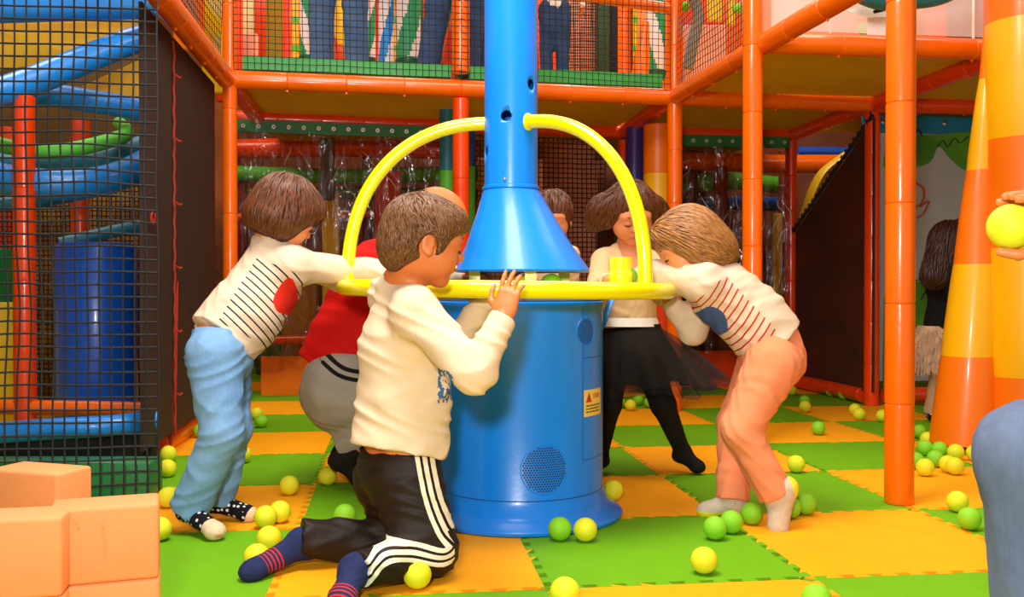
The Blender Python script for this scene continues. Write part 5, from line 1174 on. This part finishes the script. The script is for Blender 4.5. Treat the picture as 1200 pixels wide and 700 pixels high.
hair(hG, bodyG, H_A, [hp(hG, (0, -.06, .13), (.41, .46, .42)), hp(hG, (0, -.25, -.10), (.34, .26, .28)), sub(hp(hG, (0, .48, -.22), (.5, .36, .42)), .02), sub(hp(hG, (0, .1, -.62), (.7, .5, .30)), .02)], n=500, ln=.3, seed=2, width=.03, steps=5, res=.008)
q = NB('knee_denim', .85); q2 = denim('blue_denim_near', '36425F', '75849F')
sculpt('jeans', [cap(hip[0], kn[0], .11, .072, .04), cap(hip[1], kn[1], .11, .075, .04), cap(kn[0], an[0], .070, .058, .03, cut=2), cap(kn[1], an[1], .07, .058, .03, cut=2), cap(pelg+Vector((0, 0, .06)), pelg, .13, .14, .05)], .006, q2, pg, fold=folds(.005, 40, seed=3))
sculpt('sweater', [cap(nkg-Vector((0, 0, .03)), nkg.lerp(pelg, .3), .08, .14, .05), cap(nkg.lerp(pelg, .3), pelg+Vector((0, 0, .02)), .14, .15, .05, cut=2), cap(nkg, shg[0], .06, .07), cap(nkg, shg[1], .06, .07), cap(shg[0], elg, .068, .055), cap(elg, elg.lerp(wr, .82), .055, .042, cut=2), cap(shg[1], Vector((1.0, 1.6, .75)), .068, .055), cap(Vector((1.0, 1.6, .75)), Vector((1.04, 1.56, .63)), .055, .042, cut=2)], .008, cloth('grey_sweater', '70706C'), pg)
ball(bc, 'Y', 'large-looking yellow foam ball held in a hand at the right edge')
for i in (0, 1): sculpt('sock', foot(an[i], Vector((an[i].x-.17, an[i].y, .038)), .038), .006, M_BSOCK, pg)
# ================================================================== play equipment in the background
def cyl(name, px0, px1, z0, z1, Y, m, label, cat, group=None, n=28):
    a, b = W(px0, 300, Y).x, W(px1, 300, Y).x; r = (b-a)/2; k = MB(); g = .006
    k.lathe([(r-g*2, 0), (r-g*.6, g*.4), (r, g*2), (r, z1-z0-g*2), (r-g*.6, z1-z0-g*.4), (r-g*2, z1-z0)], n, ((a+b)/2, Y, z0)); o = k.obj(name, m); return setp(o, label, cat, group)
def zz_(py, Y): return W(600, py, Y).z
def sleeves(name, px0, px1, Y, bands, label, cat, group=None, n=28):
    """upright roller made of stacked sleeves: bands = [(py_top, py_bottom, material)]"""
    a, b = W(px0, 300, Y).x, W(px1, 300, Y).x; r = (b-a)/2; root = empty(name, Vector(((a+b)/2, Y, zz_(bands[-1][1], Y))), label, cat, group)
    for t, bt, m in bands:
        z0, z1 = zz_(bt, Y), zz_(t, Y); k = MB(); g = .003; k.lathe([(r-g, z0), (r, z0+g), (r, z1-g), (r-g, z1)], n, ((a+b)/2, Y, 0)); k.obj('foam_sleeve', m, root)
    return root
def panel(name, px0, px1, py0, py1, Y, m, label, cat='panel', group=None, d=.05, bev=.012, tilt=0.0):
    a, b = W(px0, 300, Y).x, W(px1, 300, Y).x; z0, z1 = zz_(py1, Y), zz_(py0, Y)
    me = bevel_box_mesh(name, (b-a, d, z1-z0), min(bev, (b-a)/3, d/3), m, 2); o = link(name, me, None, Vector(((a+b)/2, Y, (z0+z1)/2))); o.rotation_euler = (0, tilt, 0); return setp(o, label, cat, group)
def spiral(px0, px1, z0, z1, Y, m1, m2, label, cap_m, turns=2.5, hand_=1, fr=.5):
    a, b = W(px0, 300, Y).x, W(px1, 300, Y).x; r = (b-a)/2; root = empty('hanging_roller', Vector(((a+b)/2, Y, z0)), label, 'roller', 'striped hanging rollers on the upper deck')
    n, K = 32, 40; k = MB(); vs = [((a+b)/2+r*math.cos(6.2832*q/n), Y+r*math.sin(6.2832*q/n), z0+(z1-z0)*j/K) for j in range(K+1) for q in range(n)]
    f1 = []; f2 = []
    for j in range(K):
        for q in range(n):
            f = (j*n+q, j*n+(q+1) % n, (j+1)*n+(q+1) % n, (j+1)*n+q); (f1 if ((2*q/n+hand_*turns*j/K) % 1.0) < fr else f2).append(f)
    k.v = vs; k.f = f1+f2; k.m = [0]*len(f1)+[1]*len(f2); k.obj('striped_cover', [m1, m2], root)
    k = MB(); k.lathe([(r*.2, z0-.05), (r*.8, z0-.045), (r*1.12, z0-.01), (r*1.12, z0+.012), (r*.9, z0+.02)], n, ((a+b)/2, Y, 0)); k.obj('end_cap', cap_m, root); return root
M_PINK = mat('pink_beige_panel', 'F8A080', .7, var=.15, vscale=6); M_CREAM = mat('cream_panel', 'FFE8A8', .6); M_WHT = mat('roller_white', 'F4E0E0', .5); M_GST = mat('roller_green', '2C9C60', .5); M_BST = mat('roller_blue', '1E8CE0', .5)
M_CAPG = mat('cap_green', '0C5C34', .4); M_YP = mat('yellow_post_vinyl', 'F8C818', .4, coat=.2); M_FOREST = mat('forest_pad', '2C4A20', .7, var=.2)
GPN = 'coloured pads behind the upper deck'
for a in [(270, 300, -60, 60, 6.9, M_CREAM, 'cream pad at the left end of the upper deck'), (276, 303, 40, 110, 6.7, M_PINK, 'pink pad at the left end of the upper deck'), (300, 345, -60, 110, 6.85, M_OR2, 'orange pad left of the yellow post on the upper deck'),
          (345, 420, -60, 110, 7.1, M_OB, 'orange pad behind the legs of the left adult'), (420, 470, -60, 110, 7.1, M_OR2, 'red-orange pad behind the blue and white roller'), (470, 530, -60, 110, 7.1, M_FOREST, 'dark green pad behind the slanting jeans leg'),
          (530, 552, -60, 50, 7.0, M_CREAM, 'cream pad right of the upper post'), (550, 632, -60, 110, 7.2, M_FOREST, 'dark pad hidden behind the blue pole'), (664, 698, -60, 110, 6.6, M_PINK, 'pinkish pad right of the child in jeans'), (698, 714, -60, 110, 6.55, M_FOREST, 'dark green pad right of the pinkish one'),
          (714, 724, -60, 110, 6.6, M_NET, 'narrow black pad beside the dark green one'), (630, 666, -60, 110, 7.0, M_OR2, 'orange pad behind the child in jeans'), (744, 800, -60, 110, 7.0, M_OB, 'orange pad at the right end of the centre deck'),
          (800, 840, -60, 60, 6.7, M_OR2, 'red-orange pad seen through the slanting net'), (828, 845, -60, 25, 6.3, M_YP, 'yellow pad seen through the slanting net, upper'), (836, 880, -60, 110, 6.8, M_OB, 'orange pad right behind the slanting net'), (800, 850, 30, 110, 6.5, M_PINK, 'pinkish pad low behind the slanting net'), (852, 860, -60, 30, 6.3, M_YP, 'narrow yellow pad through the slanting net')]:
    panel('wall_pad', *a[:6], a[6], 'pad', GPN)
for px0, px1, Y, label, m in [(342, 350, 6.2, 'thin yellow upper post with green bands, left', M_YP), (440, 444, 6.0, 'thin red upper post left of the blue roller', M_OR2), (462, 466, 6.0, 'thin yellow upper post right of the blue roller', M_YP), (496, 500, 6.1, 'thin red upper post left of the slanting jeans', M_OR2), (724, 739, 6.3, 'orange upper post right of the dark pads', M_OR), (742, 747, 6.2, 'thin yellow upper post near the right roller', M_YP)]:
    root = empty('upper_post', Vector((W((px0+px1)/2, 0, Y).x, Y, 1.82)), label, 'post', 'thin posts on the upper deck')
    r = (W(px1, 0, Y).x-W(px0, 0, Y).x)/2; c = (root.location.x, Y, 0)
    k = MB(); k.lathe([(r, 1.82), (r, 3.1)], 16, c); k.obj('tube', m, root)
    if m is M_YP:
        for z in (zz_(57, Y), zz_(24, Y)): k = MB(); k.lathe([(r*1.15, z-.018), (r*1.15, z+.018)], 16, c); k.obj('band', M_LGREEN, root)
spiral(352, 371, zz_(69, 6.0), 3.1, 6.0, M_GST, M_WHT, 'green and white spiral roller left of the adult in jeans', M_CAPG, 2.2, 1)
spiral(425, 441, zz_(71, 6.1), 3.1, 6.1, M_GST, M_WHT, 'green and white spiral roller right of the adult in jeans', M_CAPG, 2.2, -1)
spiral(444, 462, zz_(79, 5.95), 3.1, 5.95, M_BST, M_WHT, 'blue and white spiral roller on the upper deck', M_BST, 2.0, -1, .42)
spiral(465, 493, zz_(73, 5.9), 3.1, 5.9, M_GST, M_WHT, 'largest green and white spiral roller, beside the slanting jeans', M_CAPG, 1.6, -1)
spiral(757, 779, zz_(86, 6.1), 3.1, 6.1, M_GST, M_WHT, 'green and white spiral roller by the right upper post', M_CAPG, 1.8, 1)
for px, Y, z0, z1, dx, m, lb in [(397, 5.9, 1.83, 2.25, -.10, M_OR2, 'red leaning pad between the jeans legs'), (404, 5.95, 1.83, 2.2, -.06, M_OB, 'orange leaning pad between the jeans legs'), (397, 6.3, 2.05, 2.6, .0, M_YP, 'yellow cone between the jeans legs'), (527, 5.9, 1.83, 2.45, .10, M_OR2, 'orange pad leaning beside the upper post'), (752, 5.8, 1.83, 2.3, .05, M_OB, 'orange pad leaning at the right of the upper deck')]:
    x = W(px, 0, Y).x; k = MB(); k.tube([(x-dx*.5, Y, z0), (x, Y, (z0+z1)/2), (x+dx*.5, Y, z1)], [.055, .05, .02], 14); o = k.obj('foam_cone', m); setp(o, lb, 'foam cone', 'leaning foam pieces on the upper deck')
net('safety_net', W(312, 110, 6.6), W(331, 110, 6.6), W(312, -40, 6.6), W(331, -40, 6.6), 12, 60, .003, 'green-yellow knotted net strip on the upper deck', m=mat('olive_cord', '8C8C10', .8))
net('safety_net', W(664, 110, 6.3), W(700, 110, 6.3), W(664, -40, 6.3), W(700, -40, 6.3), 14, 44, .003, 'brown net in front of the pinkish pad', m=mat('brown_cord', '3A1A14', .8))
ball(W(802, 8, 6.0), 'G', 'green ball caught high behind the slanting net') ; ball(W(864, 10, 6.0), 'G', 'green ball caught at the right behind the slanting net')
k = MB(); k.tube(catmull([W(812, -5, 5.9), W(818, 20, 5.9), W(812, 50, 5.9), W(806, 80, 5.9)], 6), .035, 12); o = k.obj('hanging_strap', mat('grey_strap', '8C8478', .7)); setp(o, 'grey hanging strap behind the slanting net', 'strap')
# pads above the left slanting beam
for a in [(205, 240, -60, 60, 5.6, M_OB, 'orange pad above the slanting beam at the left'), (238, 268, -60, 110, 5.9, M_YP, 'yellow pad above the slanting beam at the left'), (255, 285, -60, 120, 6.4, M_OR2, 'red-orange pad beside the left corner post above the beam')]:
    panel('wall_pad', *a[:6], a[6], 'pad', GPN)

# under the deck, behind the plastic curtains
GBK = 'dim play parts behind the plastic curtains'
RF = [empty('rear_frame', Vector((W(420, 300, 7.5).x, 7.5, 0)), 'dim orange and green tubes on uprights behind the left plastic curtain', 'tube frame'), empty('rear_frame', Vector((W(900, 300, 7.5).x, 7.5, 0)), 'orange, green and blue tubes on uprights behind the right curtain', 'tube frame')]
for pts, r, m, lb in [([(270, 175, 7.2), (400, 172, 7.2), (560, 176, 7.2)], .075, M_OR2, 'orange tube high behind the left curtain'), ([(270, 203, 7.6), (400, 207, 7.6), (560, 203, 7.6)], .06, M_LGREEN, 'green tube behind the left curtain'), ([(270, 228, 7.8), (420, 226, 7.8), (560, 228, 7.8)], .05, mat('olive_tube', '6C8410', .5), 'olive tube behind the left curtain'),
                      ([(270, 255, 7.4), (320, 252, 7.4), (470, 250, 7.4)], .03, M_OR, 'thin orange rail behind the left curtain'), ([(800, 188, 7.3), (900, 192, 7.3), (1010, 192, 7.3)], .07, M_OR, 'orange tube high behind the right curtain'), ([(800, 215, 7.9), (860, 212, 7.9), (925, 218, 7.9)], .07, M_LGREEN, 'green tube behind the right curtain'),
                      ([(800, 240, 8.1), (860, 238, 8.1), (925, 240, 8.1)], .06, M_DBLUE, 'blue tube behind the right curtain'), ([(935, 178, 7.6), (980, 178, 7.6), (1015, 181, 7.6)], .04, M_DBLUE, 'thin blue rail above the sloping mesh'), ([(280, 400, 7.2), (350, 398, 7.2), (470, 400, 7.2)], .035, M_OR2, 'low orange rail behind the left curtain')]:
    rf = RF[0 if pts[0][0] < 600 else 1]; k = MB(); k.tube([W(*p) for p in pts], r, 14); k.obj('play_tube', m, rf)
for i, xs in ((0, (285, 430, 552)), (1, (812, 918, 1012))):
    for x_ in xs:
        q_ = W(x_, 300, 7.65); k = MB(); k.lathe([(.04, 0), (.04, 1.78)], 12, (q_.x, 7.65, 0)); k.obj('upright', mat('deep_red_pad', '7C1C08', .5), RF[i])
for px0, px1, t, b_, Y, m, lb in [(376, 392, 131, 235, 7.0, mat('mauve_pad', '5C4858', .5), 'mauve pad behind the left curtain'), (330, 372, 330, 443, 7.3, mat('brown_box', 'A06410', .6), 'brown box low behind the left curtain'), (378, 398, 225, 445, 7.1, M_YP, 'yellow pad behind the left curtain'), (300, 335, 300, 439, 7.6, M_FOREST, 'dark green pad low behind the left curtain'),
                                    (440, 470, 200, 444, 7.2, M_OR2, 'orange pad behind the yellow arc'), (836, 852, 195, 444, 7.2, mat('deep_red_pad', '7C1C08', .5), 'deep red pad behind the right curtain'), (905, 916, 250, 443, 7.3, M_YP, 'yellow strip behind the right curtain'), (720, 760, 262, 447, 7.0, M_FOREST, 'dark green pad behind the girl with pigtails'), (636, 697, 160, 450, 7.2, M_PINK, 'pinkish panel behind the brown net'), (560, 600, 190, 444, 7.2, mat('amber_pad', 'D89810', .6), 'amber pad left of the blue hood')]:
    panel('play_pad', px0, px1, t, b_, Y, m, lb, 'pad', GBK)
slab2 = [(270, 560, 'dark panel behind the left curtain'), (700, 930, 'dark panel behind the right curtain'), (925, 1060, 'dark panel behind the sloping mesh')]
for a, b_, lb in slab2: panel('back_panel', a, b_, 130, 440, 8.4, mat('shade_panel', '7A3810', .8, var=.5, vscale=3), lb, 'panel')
sleeves('upright_roller', 515, 533, 5.9, [(128, 200, M_TEAL), (200, 432, M_LGREEN)], 'teal and green roller standing left of the padded post', 'roller')
sleeves('upright_roller', 545, 557, 6.2, [(128, 195, M_DBLUE), (195, 440, M_LGREEN)], 'blue and green roller standing right of the padded post', 'roller')
sleeves('upright_roller', 733, 754, 6.2, [(150, 445, M_PURP)], 'purple upright roller behind the pigtails', 'roller')
sleeves('upright_roller', 754, 788, 5.85, [(147, 204, M_OB), (204, 262, M_YE), (262, 455, M_OR2)], 'orange and yellow upright roller behind the girl with pigtails', 'roller')
# slide behind the sloping mesh
k = MB(); P = [W(990, 182, 7.0), W(962, 205, 7.0), W(945, 245, 7.0), W(930, 300, 7.0)]; k.tube(catmull(P, 6), .09, 12, flat=.3); o = k.obj('slide', M_YP); setp(o, 'yellow slide edge above the sloping mesh', 'slide')
for a, b_ in (((1014, 235), (930, 400)),):
    k = MB(); k.tube([W(a[0], a[1], 6.9), W(b_[0], 445, 7.0)], .04, 10); o = k.obj('diagonal_brace', mat('deep_red_pad', '7C1C08', .5)); setp(o, 'dark red diagonal brace behind the sloping mesh', 'brace')

# painted banner right of the red post
bn = empty('painted_banner', S(1.75, .32, .1), 'painted banner with blue border, green trees and a grey sky', 'banner')
bu0, bu1, bz0, bz1 = 1.27, 2.35, .12, 1.745
def BP(u, z, d=0.0): return S(u, .32-d, z)
def flat_shape(pts, d, m, name, th=.002, parent=None):
    v = [BP(u, z, d) for u, z in pts]+[BP(u, z, d-th) for u, z in pts]; L = len(pts); k = MB()
    k.add(v, [tuple(range(L)), tuple(range(2*L-1, L-1, -1))]+[(i, i+L, (i+1) % L+L, (i+1) % L) for i in range(L)]); return k.obj(name, m, parent or bn, smooth=False)
flat_shape([(bu0, bz0), (bu1, bz0), (bu1, bz1), (bu0, bz1)], 0, mat('banner_sky', 'B4B4B8', .6, var=.12, vscale=3), 'banner_sheet', .006)
M_BB = mat('banner_blue', '1478A8', .5); M_BGN = mat('banner_green', '5C9C20', .6, var=.3, vscale=5, col2='3C7C18'); M_INK = mat('banner_ink', '201A14', .7)
flat_shape([(bu0, bz1-.11), (bu1, bz1-.11), (bu1, bz1), (bu0, bz1)], .002, M_BB, 'border'); flat_shape([(bu0, bz0), (bu0+.035, bz0), (bu0+.035, bz1-.09), (bu0, bz1-.09)], .002, M_BB, 'border')
def uz(px, py):
    """photo pixel -> banner (u, z)"""
    o = Vector((0, 0, CAM_H)); d = W(px, py, 2.0)-o; q = S(0, .32, 0); n = V; t = (q-o).dot(n)/d.dot(n); p = o+d*t; return ((p-O0).dot(U), p.z)
def blob(pts, d, m, name): return flat_shape([tuple(p.xy) for p in catmull([Vector((*uz(*q), 0)) for q in pts+[pts[0]]], 5)[:-1]], d, m, name)
blob([(1040, 158), (1090, 158), (1145, 158), (1148, 195), (1132, 200), (1115, 188), (1100, 172), (1090, 190), (1070, 196), (1056, 190), (1036, 197)], .004, M_BGN, 'tree_crown')
blob([(1036, 345), (1060, 335), (1074, 330), (1086, 340), (1082, 400), (1060, 470), (1036, 480)], .004, M_BGN, 'bush')
def ink(pts, r=.006, m=M_INK, d=.007):
    k = MB(); k.tube([BP(*uz(p.x, p.y), d) for p in catmull([Vector((a, b, 0)) for a, b in pts], 6)], r, 5, flat=.4); k.obj('outline', m, bn)
ink([(1098, 172), (1104, 165), (1110, 172), (1118, 162), (1124, 168), (1134, 160)]); ink([(1070, 160), (1076, 152), (1080, 160)]); ink([(1064, 332), (1078, 328), (1084, 340), (1078, 352)])
blob([(1082, 318), (1092, 285), (1110, 263), (1135, 255), (1150, 300), (1130, 345), (1095, 345)], .004, mat('banner_pink', 'C89890', .6), 'pale_disc')
ink([(1085, 345), (1082, 318), (1090, 288), (1106, 265), (1130, 254)], .009)
ink([(1072, 214), (1082, 222), (1080, 238), (1070, 244)], .012, mat('banner_orange', 'D85818', .6)); ink([(1078, 242), (1088, 236), (1082, 250), (1074, 256)], .010, mat('banner_orange', 'D85818', .6))
k = MB()
for z in (1.6, 1.3, 1.0, .7, .4):
    k.lathe([(.012, -.004), (.016, .004), (.008, .006)], 10, BP(bu0+.018, z, .006), axis=-V)
for u in (1.4, 1.6, 1.8): k.lathe([(.012, -.004), (.016, .004), (.008, .006)], 10, BP(u, bz1-.04, .006), axis=-V)
o = k.obj('eyelets', M_SILV, bn); o['kind'] = 'stuff'
# white gauze on the upper right
def gauze():
    m = bpy.data.materials.new('white_gauze'); m.use_nodes = True; b = m.node_tree.nodes['Principled BSDF']; b.inputs['Base Color'].default_value = (*lin('F0E0D8'), 1); b.inputs['Roughness'].default_value = .9; b.inputs['Alpha'].default_value = .42; return m
M_GZ = gauze()
gz = empty('gauze_screen', S(1.2, -1.1, 1.82), 'white gauze screen stretched above the right beam, upper right', 'gauze screen')
pane([S(.12, -1.08, 1.845), S(2.4, -1.08, 1.845), S(2.4, -1.08, 2.6), S(.12, -1.08, 2.6)], .003, M_GZ, 'gauze_sheet', gz)
for px in (971, 1138): k = MB(); p = W(px, 52, 4.4); k.tube([p+Vector((0, -.02, .0)), p+Vector((.0, -.02, .45))], .006, 6); k.obj('seam', mat('white_cloth', 'F4ECE0'), gz)
k = MB(); a = [W(1016, 21, 4.28), W(1042, 14, 4.28), W(1042, 50, 4.30), W(1016, 53, 4.30)]; pane(a, .004, mat('white_cloth', 'F4ECE0'), 'cloth_flap', gz)
pane([W(990, 12, 4.27), W(1040, 4, 4.27), W(1043, 20, 4.27), W(1018, 20, 4.27)], .004, mat('white_cloth', 'F4ECE0'), 'cloth_flap', gz)
k = MB(); k.tube(catmull([W(1023, -10, 4.2), W(1028, 6, 4.2), W(1038, 10, 4.2), W(1024, 14, 4.2)], 5), .008, 6); k.tube(catmull([W(1024, 52, 4.25), W(1022, 58, 4.25), W(1024, 60, 4.25)], 4), .006, 6); k.obj('black_string', M_NET, gz)
k = MB(); k.tube(catmull([W(1000, -14, 4.15), W(1030, -2, 4.15), W(1060, -2, 4.15), W(1095, -6, 4.15), W(1120, -16, 4.15)], 5), .05, 10); o = k.obj('hanging_bundle', M_TEAL); setp(o, 'teal bundle peeking in at the top right edge', 'bundle')
for a in [(893, 1012, -60, 48, 6.3, M_PINK, 'pink-orange pad behind the gauze, left'), (1012, 1100, 10, 60, 6.4, M_OB, 'orange pad low behind the gauze'), (1060, 1150, -60, 45, 6.8, mat('grey_brown_pad', '8C6C5C', .7), 'grey-brown pad behind the gauze, right')]: panel('wall_pad', *a[:6], a[6], 'pad', GPN)
k = MB(); k.tube([W(1102, 50, 5.3), W(1102, -60, 5.3)], .035, 14); o = k.obj('upper_post', M_OR2); setp(o, 'orange post behind the gauze, upper right', 'post')
ball(W(1012, 34, 4.9), 'G', 'green ball resting behind the gauze')
panel('deck_kerb', 893, 1150, 46, 79, 4.9, mat('grey_kerb', 'B89C8C', .7), 'grey kerb behind the gauze above the beam', 'kerb')

# ------------------------------------------------------------------ left edge: blue play area behind the large net
def tube3(name, pts, r, m, label, cat, group=None, flat=1.0, n=16, cm=8, up=None, parent=None):
    k = MB(); k.tube(catmull([W(*p) for p in pts], cm), r, n, flat=flat, up=up); o = k.obj(name, m, parent, sharp=80)
    return setp(o, label, cat, group) if parent is None else o
GLT = 'blue padded tubes at the left'
def lpost(px, Y, py1, label, r): 
    x = W(px, 0, Y).x; return padded('padded_post', (x, Y, 0), (x, Y, zz_(py1, Y)), r, M_OR2, label, 'post', GP, .35)
lpost(27, 3.75, 113, 'orange-red padded post behind the net at the far left', .042)
lpost(93, 4.6, 140, 'short orange post behind the blue drum, left area', .044); lpost(128, 5.3, 215, 'thin orange post right of the blue drum, left area', .04)
lpost(8, 5.2, 150, 'orange post at the very left edge behind the net', .045)
tube3('padded_tube', [(-60, 12, 3.9), (60, 9, 4.0), (182, 6, 4.1)], .058, M_LBLUE, 'light blue padded beam along the top left edge', 'tube', GLT)
tube3('padded_tube', [(-40, 118, 3.6), (20, 102, 3.75), (90, 74, 3.95), (150, 50, 4.15), (180, 42, 4.25)], .058, M_LBLUE, 'light blue tube rising to the right behind the net', 'tube', GLT)
tube3('padded_tube', [(40, 108, 4.1), (90, 116, 4.2), (140, 124, 4.3), (179, 133, 4.4)], .052, M_LBLUE, 'light blue tube descending to the right behind the net', 'tube', GLT)
tube3('padded_tube', [(-40, 200, 3.9), (20, 212, 3.8), (80, 217, 3.85), (135, 208, 4.0), (180, 187, 4.25)], .062, M_LBLUE, 'curved blue ring tube behind the net', 'tube', GLT)
tube3('padded_tube', [(-40, 188, 4.5), (40, 196, 4.5), (110, 190, 4.5), (178, 168, 4.7)], .055, M_TEAL, 'dark teal tube above the curved blue ring', 'tube', GLT)
tube3('padded_tube', [(-40, 243, 3.95), (40, 236, 4.1), (100, 226, 4.3)], .03, M_TEAL, 'thin teal tube left of the orange stub posts', 'tube', GLT)
tube3('padded_tube', [(70, 286, 4.3), (130, 272, 4.4), (180, 262, 4.5)], .030, M_TEAL, 'thin teal tube above the blue drum', 'tube', GLT)
tube3('padded_tube', [(-40, 158, 4.0), (10, 172, 3.95), (60, 178, 3.95), (110, 170, 4.05), (148, 157, 4.3), (140, 145, 4.6)], .032, M_LGREEN, 'bright green curved rail behind the net', 'tube', GLT)
ub_ = empty('upper_board', W(60, 60, 4.35), 'olive boards between and below the blue tubes, top left', 'board'); pane([W(-60, 20, 4.3), W(182, 12, 4.5), W(182, 45, 4.5), W(100, 68, 4.4), W(-60, 92, 4.3)], .02, M_OLIVE, 'board', ub_)
pane([W(95, 102, 4.7), W(182, 62, 4.8), W(182, 124, 4.8)], .02, M_OLIVE, 'board', ub_)
tube3('play_tube', [(-40, 20, 4.25), (60, 19, 4.3), (182, 14, 4.4)], .018, M_OR2, 'thin red strip under the top blue beam', 'tube')
# blue drum
xd = (W(42, 0, 4.0).x+W(137, 0, 4.0).x)/2; rd = (W(137, 0, 4.0).x-W(42, 0, 4.0).x)/2
k = MB(); dz0, dz1 = 0.0, zz_(284, 4.0); k.lathe([(rd-.01, dz0), (rd, dz0+.02), (rd, dz1-.02), (rd-.01, dz1), (rd-.03, dz1+.004)], 40, (xd, 4.18, 0)); o = k.obj('blue_drum', M_DBLUE); setp(o, 'large glossy blue padded drum behind the left net', 'drum')
cyl('yellow_box', -30, 20, 0.0, zz_(355, 4.1), 4.2, M_YP, 'yellow padded roller at the left edge behind the net', 'roller')
cyl('teal_roller', -40, 12, 0.0, zz_(290, 4.4), 4.55, M_DGREEN, 'dark green roller at the left edge above the yellow one', 'roller')
tube3('padded_tube', [(-60, 476, 3.75), (60, 478, 3.75), (182, 480, 3.8)], .030, M_OR, 'orange rail under the blue drum', 'tube', None)
tube3('padded_tube', [(-60, 512, 3.55), (60, 503, 3.5), (130, 499, 3.55), (182, 492, 3.65)], .040, M_LBLUE, 'blue curved rim below the orange rail at the left', 'tube', GLT)
panel('green_pad', -60, 183, 538, 600, 3.16, M_DGREEN, 'long dark green floor pad behind the net at the lower left', 'pad', d=.12)
panel('gap_shade_board', -60, 182, 505, 545, 3.62, M_DARK, 'black board in place of the shaded gap behind the green floor pad', 'board')  # near-black sheet painted as the shade of an open gap
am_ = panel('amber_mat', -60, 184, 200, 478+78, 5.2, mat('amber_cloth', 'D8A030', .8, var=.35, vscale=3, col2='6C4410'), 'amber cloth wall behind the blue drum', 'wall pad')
pane([W(138, 400, 4.6), W(138, 435, 4.6), W(183, 335, 4.6), W(183, 302, 4.6)], .04, mat('navy_strap', '142C80', .5), 'strap_sheet', am_)
net('safety_net', W(-40, 478, 5.0), W(184, 478, 5.0), W(-40, 190, 5.0), W(184, 190, 5.0), 42, 50, .0035, 'brown net in front of the amber wall at the left', m=mat('brown_cord', '3A1A14', .8), sag=.006)
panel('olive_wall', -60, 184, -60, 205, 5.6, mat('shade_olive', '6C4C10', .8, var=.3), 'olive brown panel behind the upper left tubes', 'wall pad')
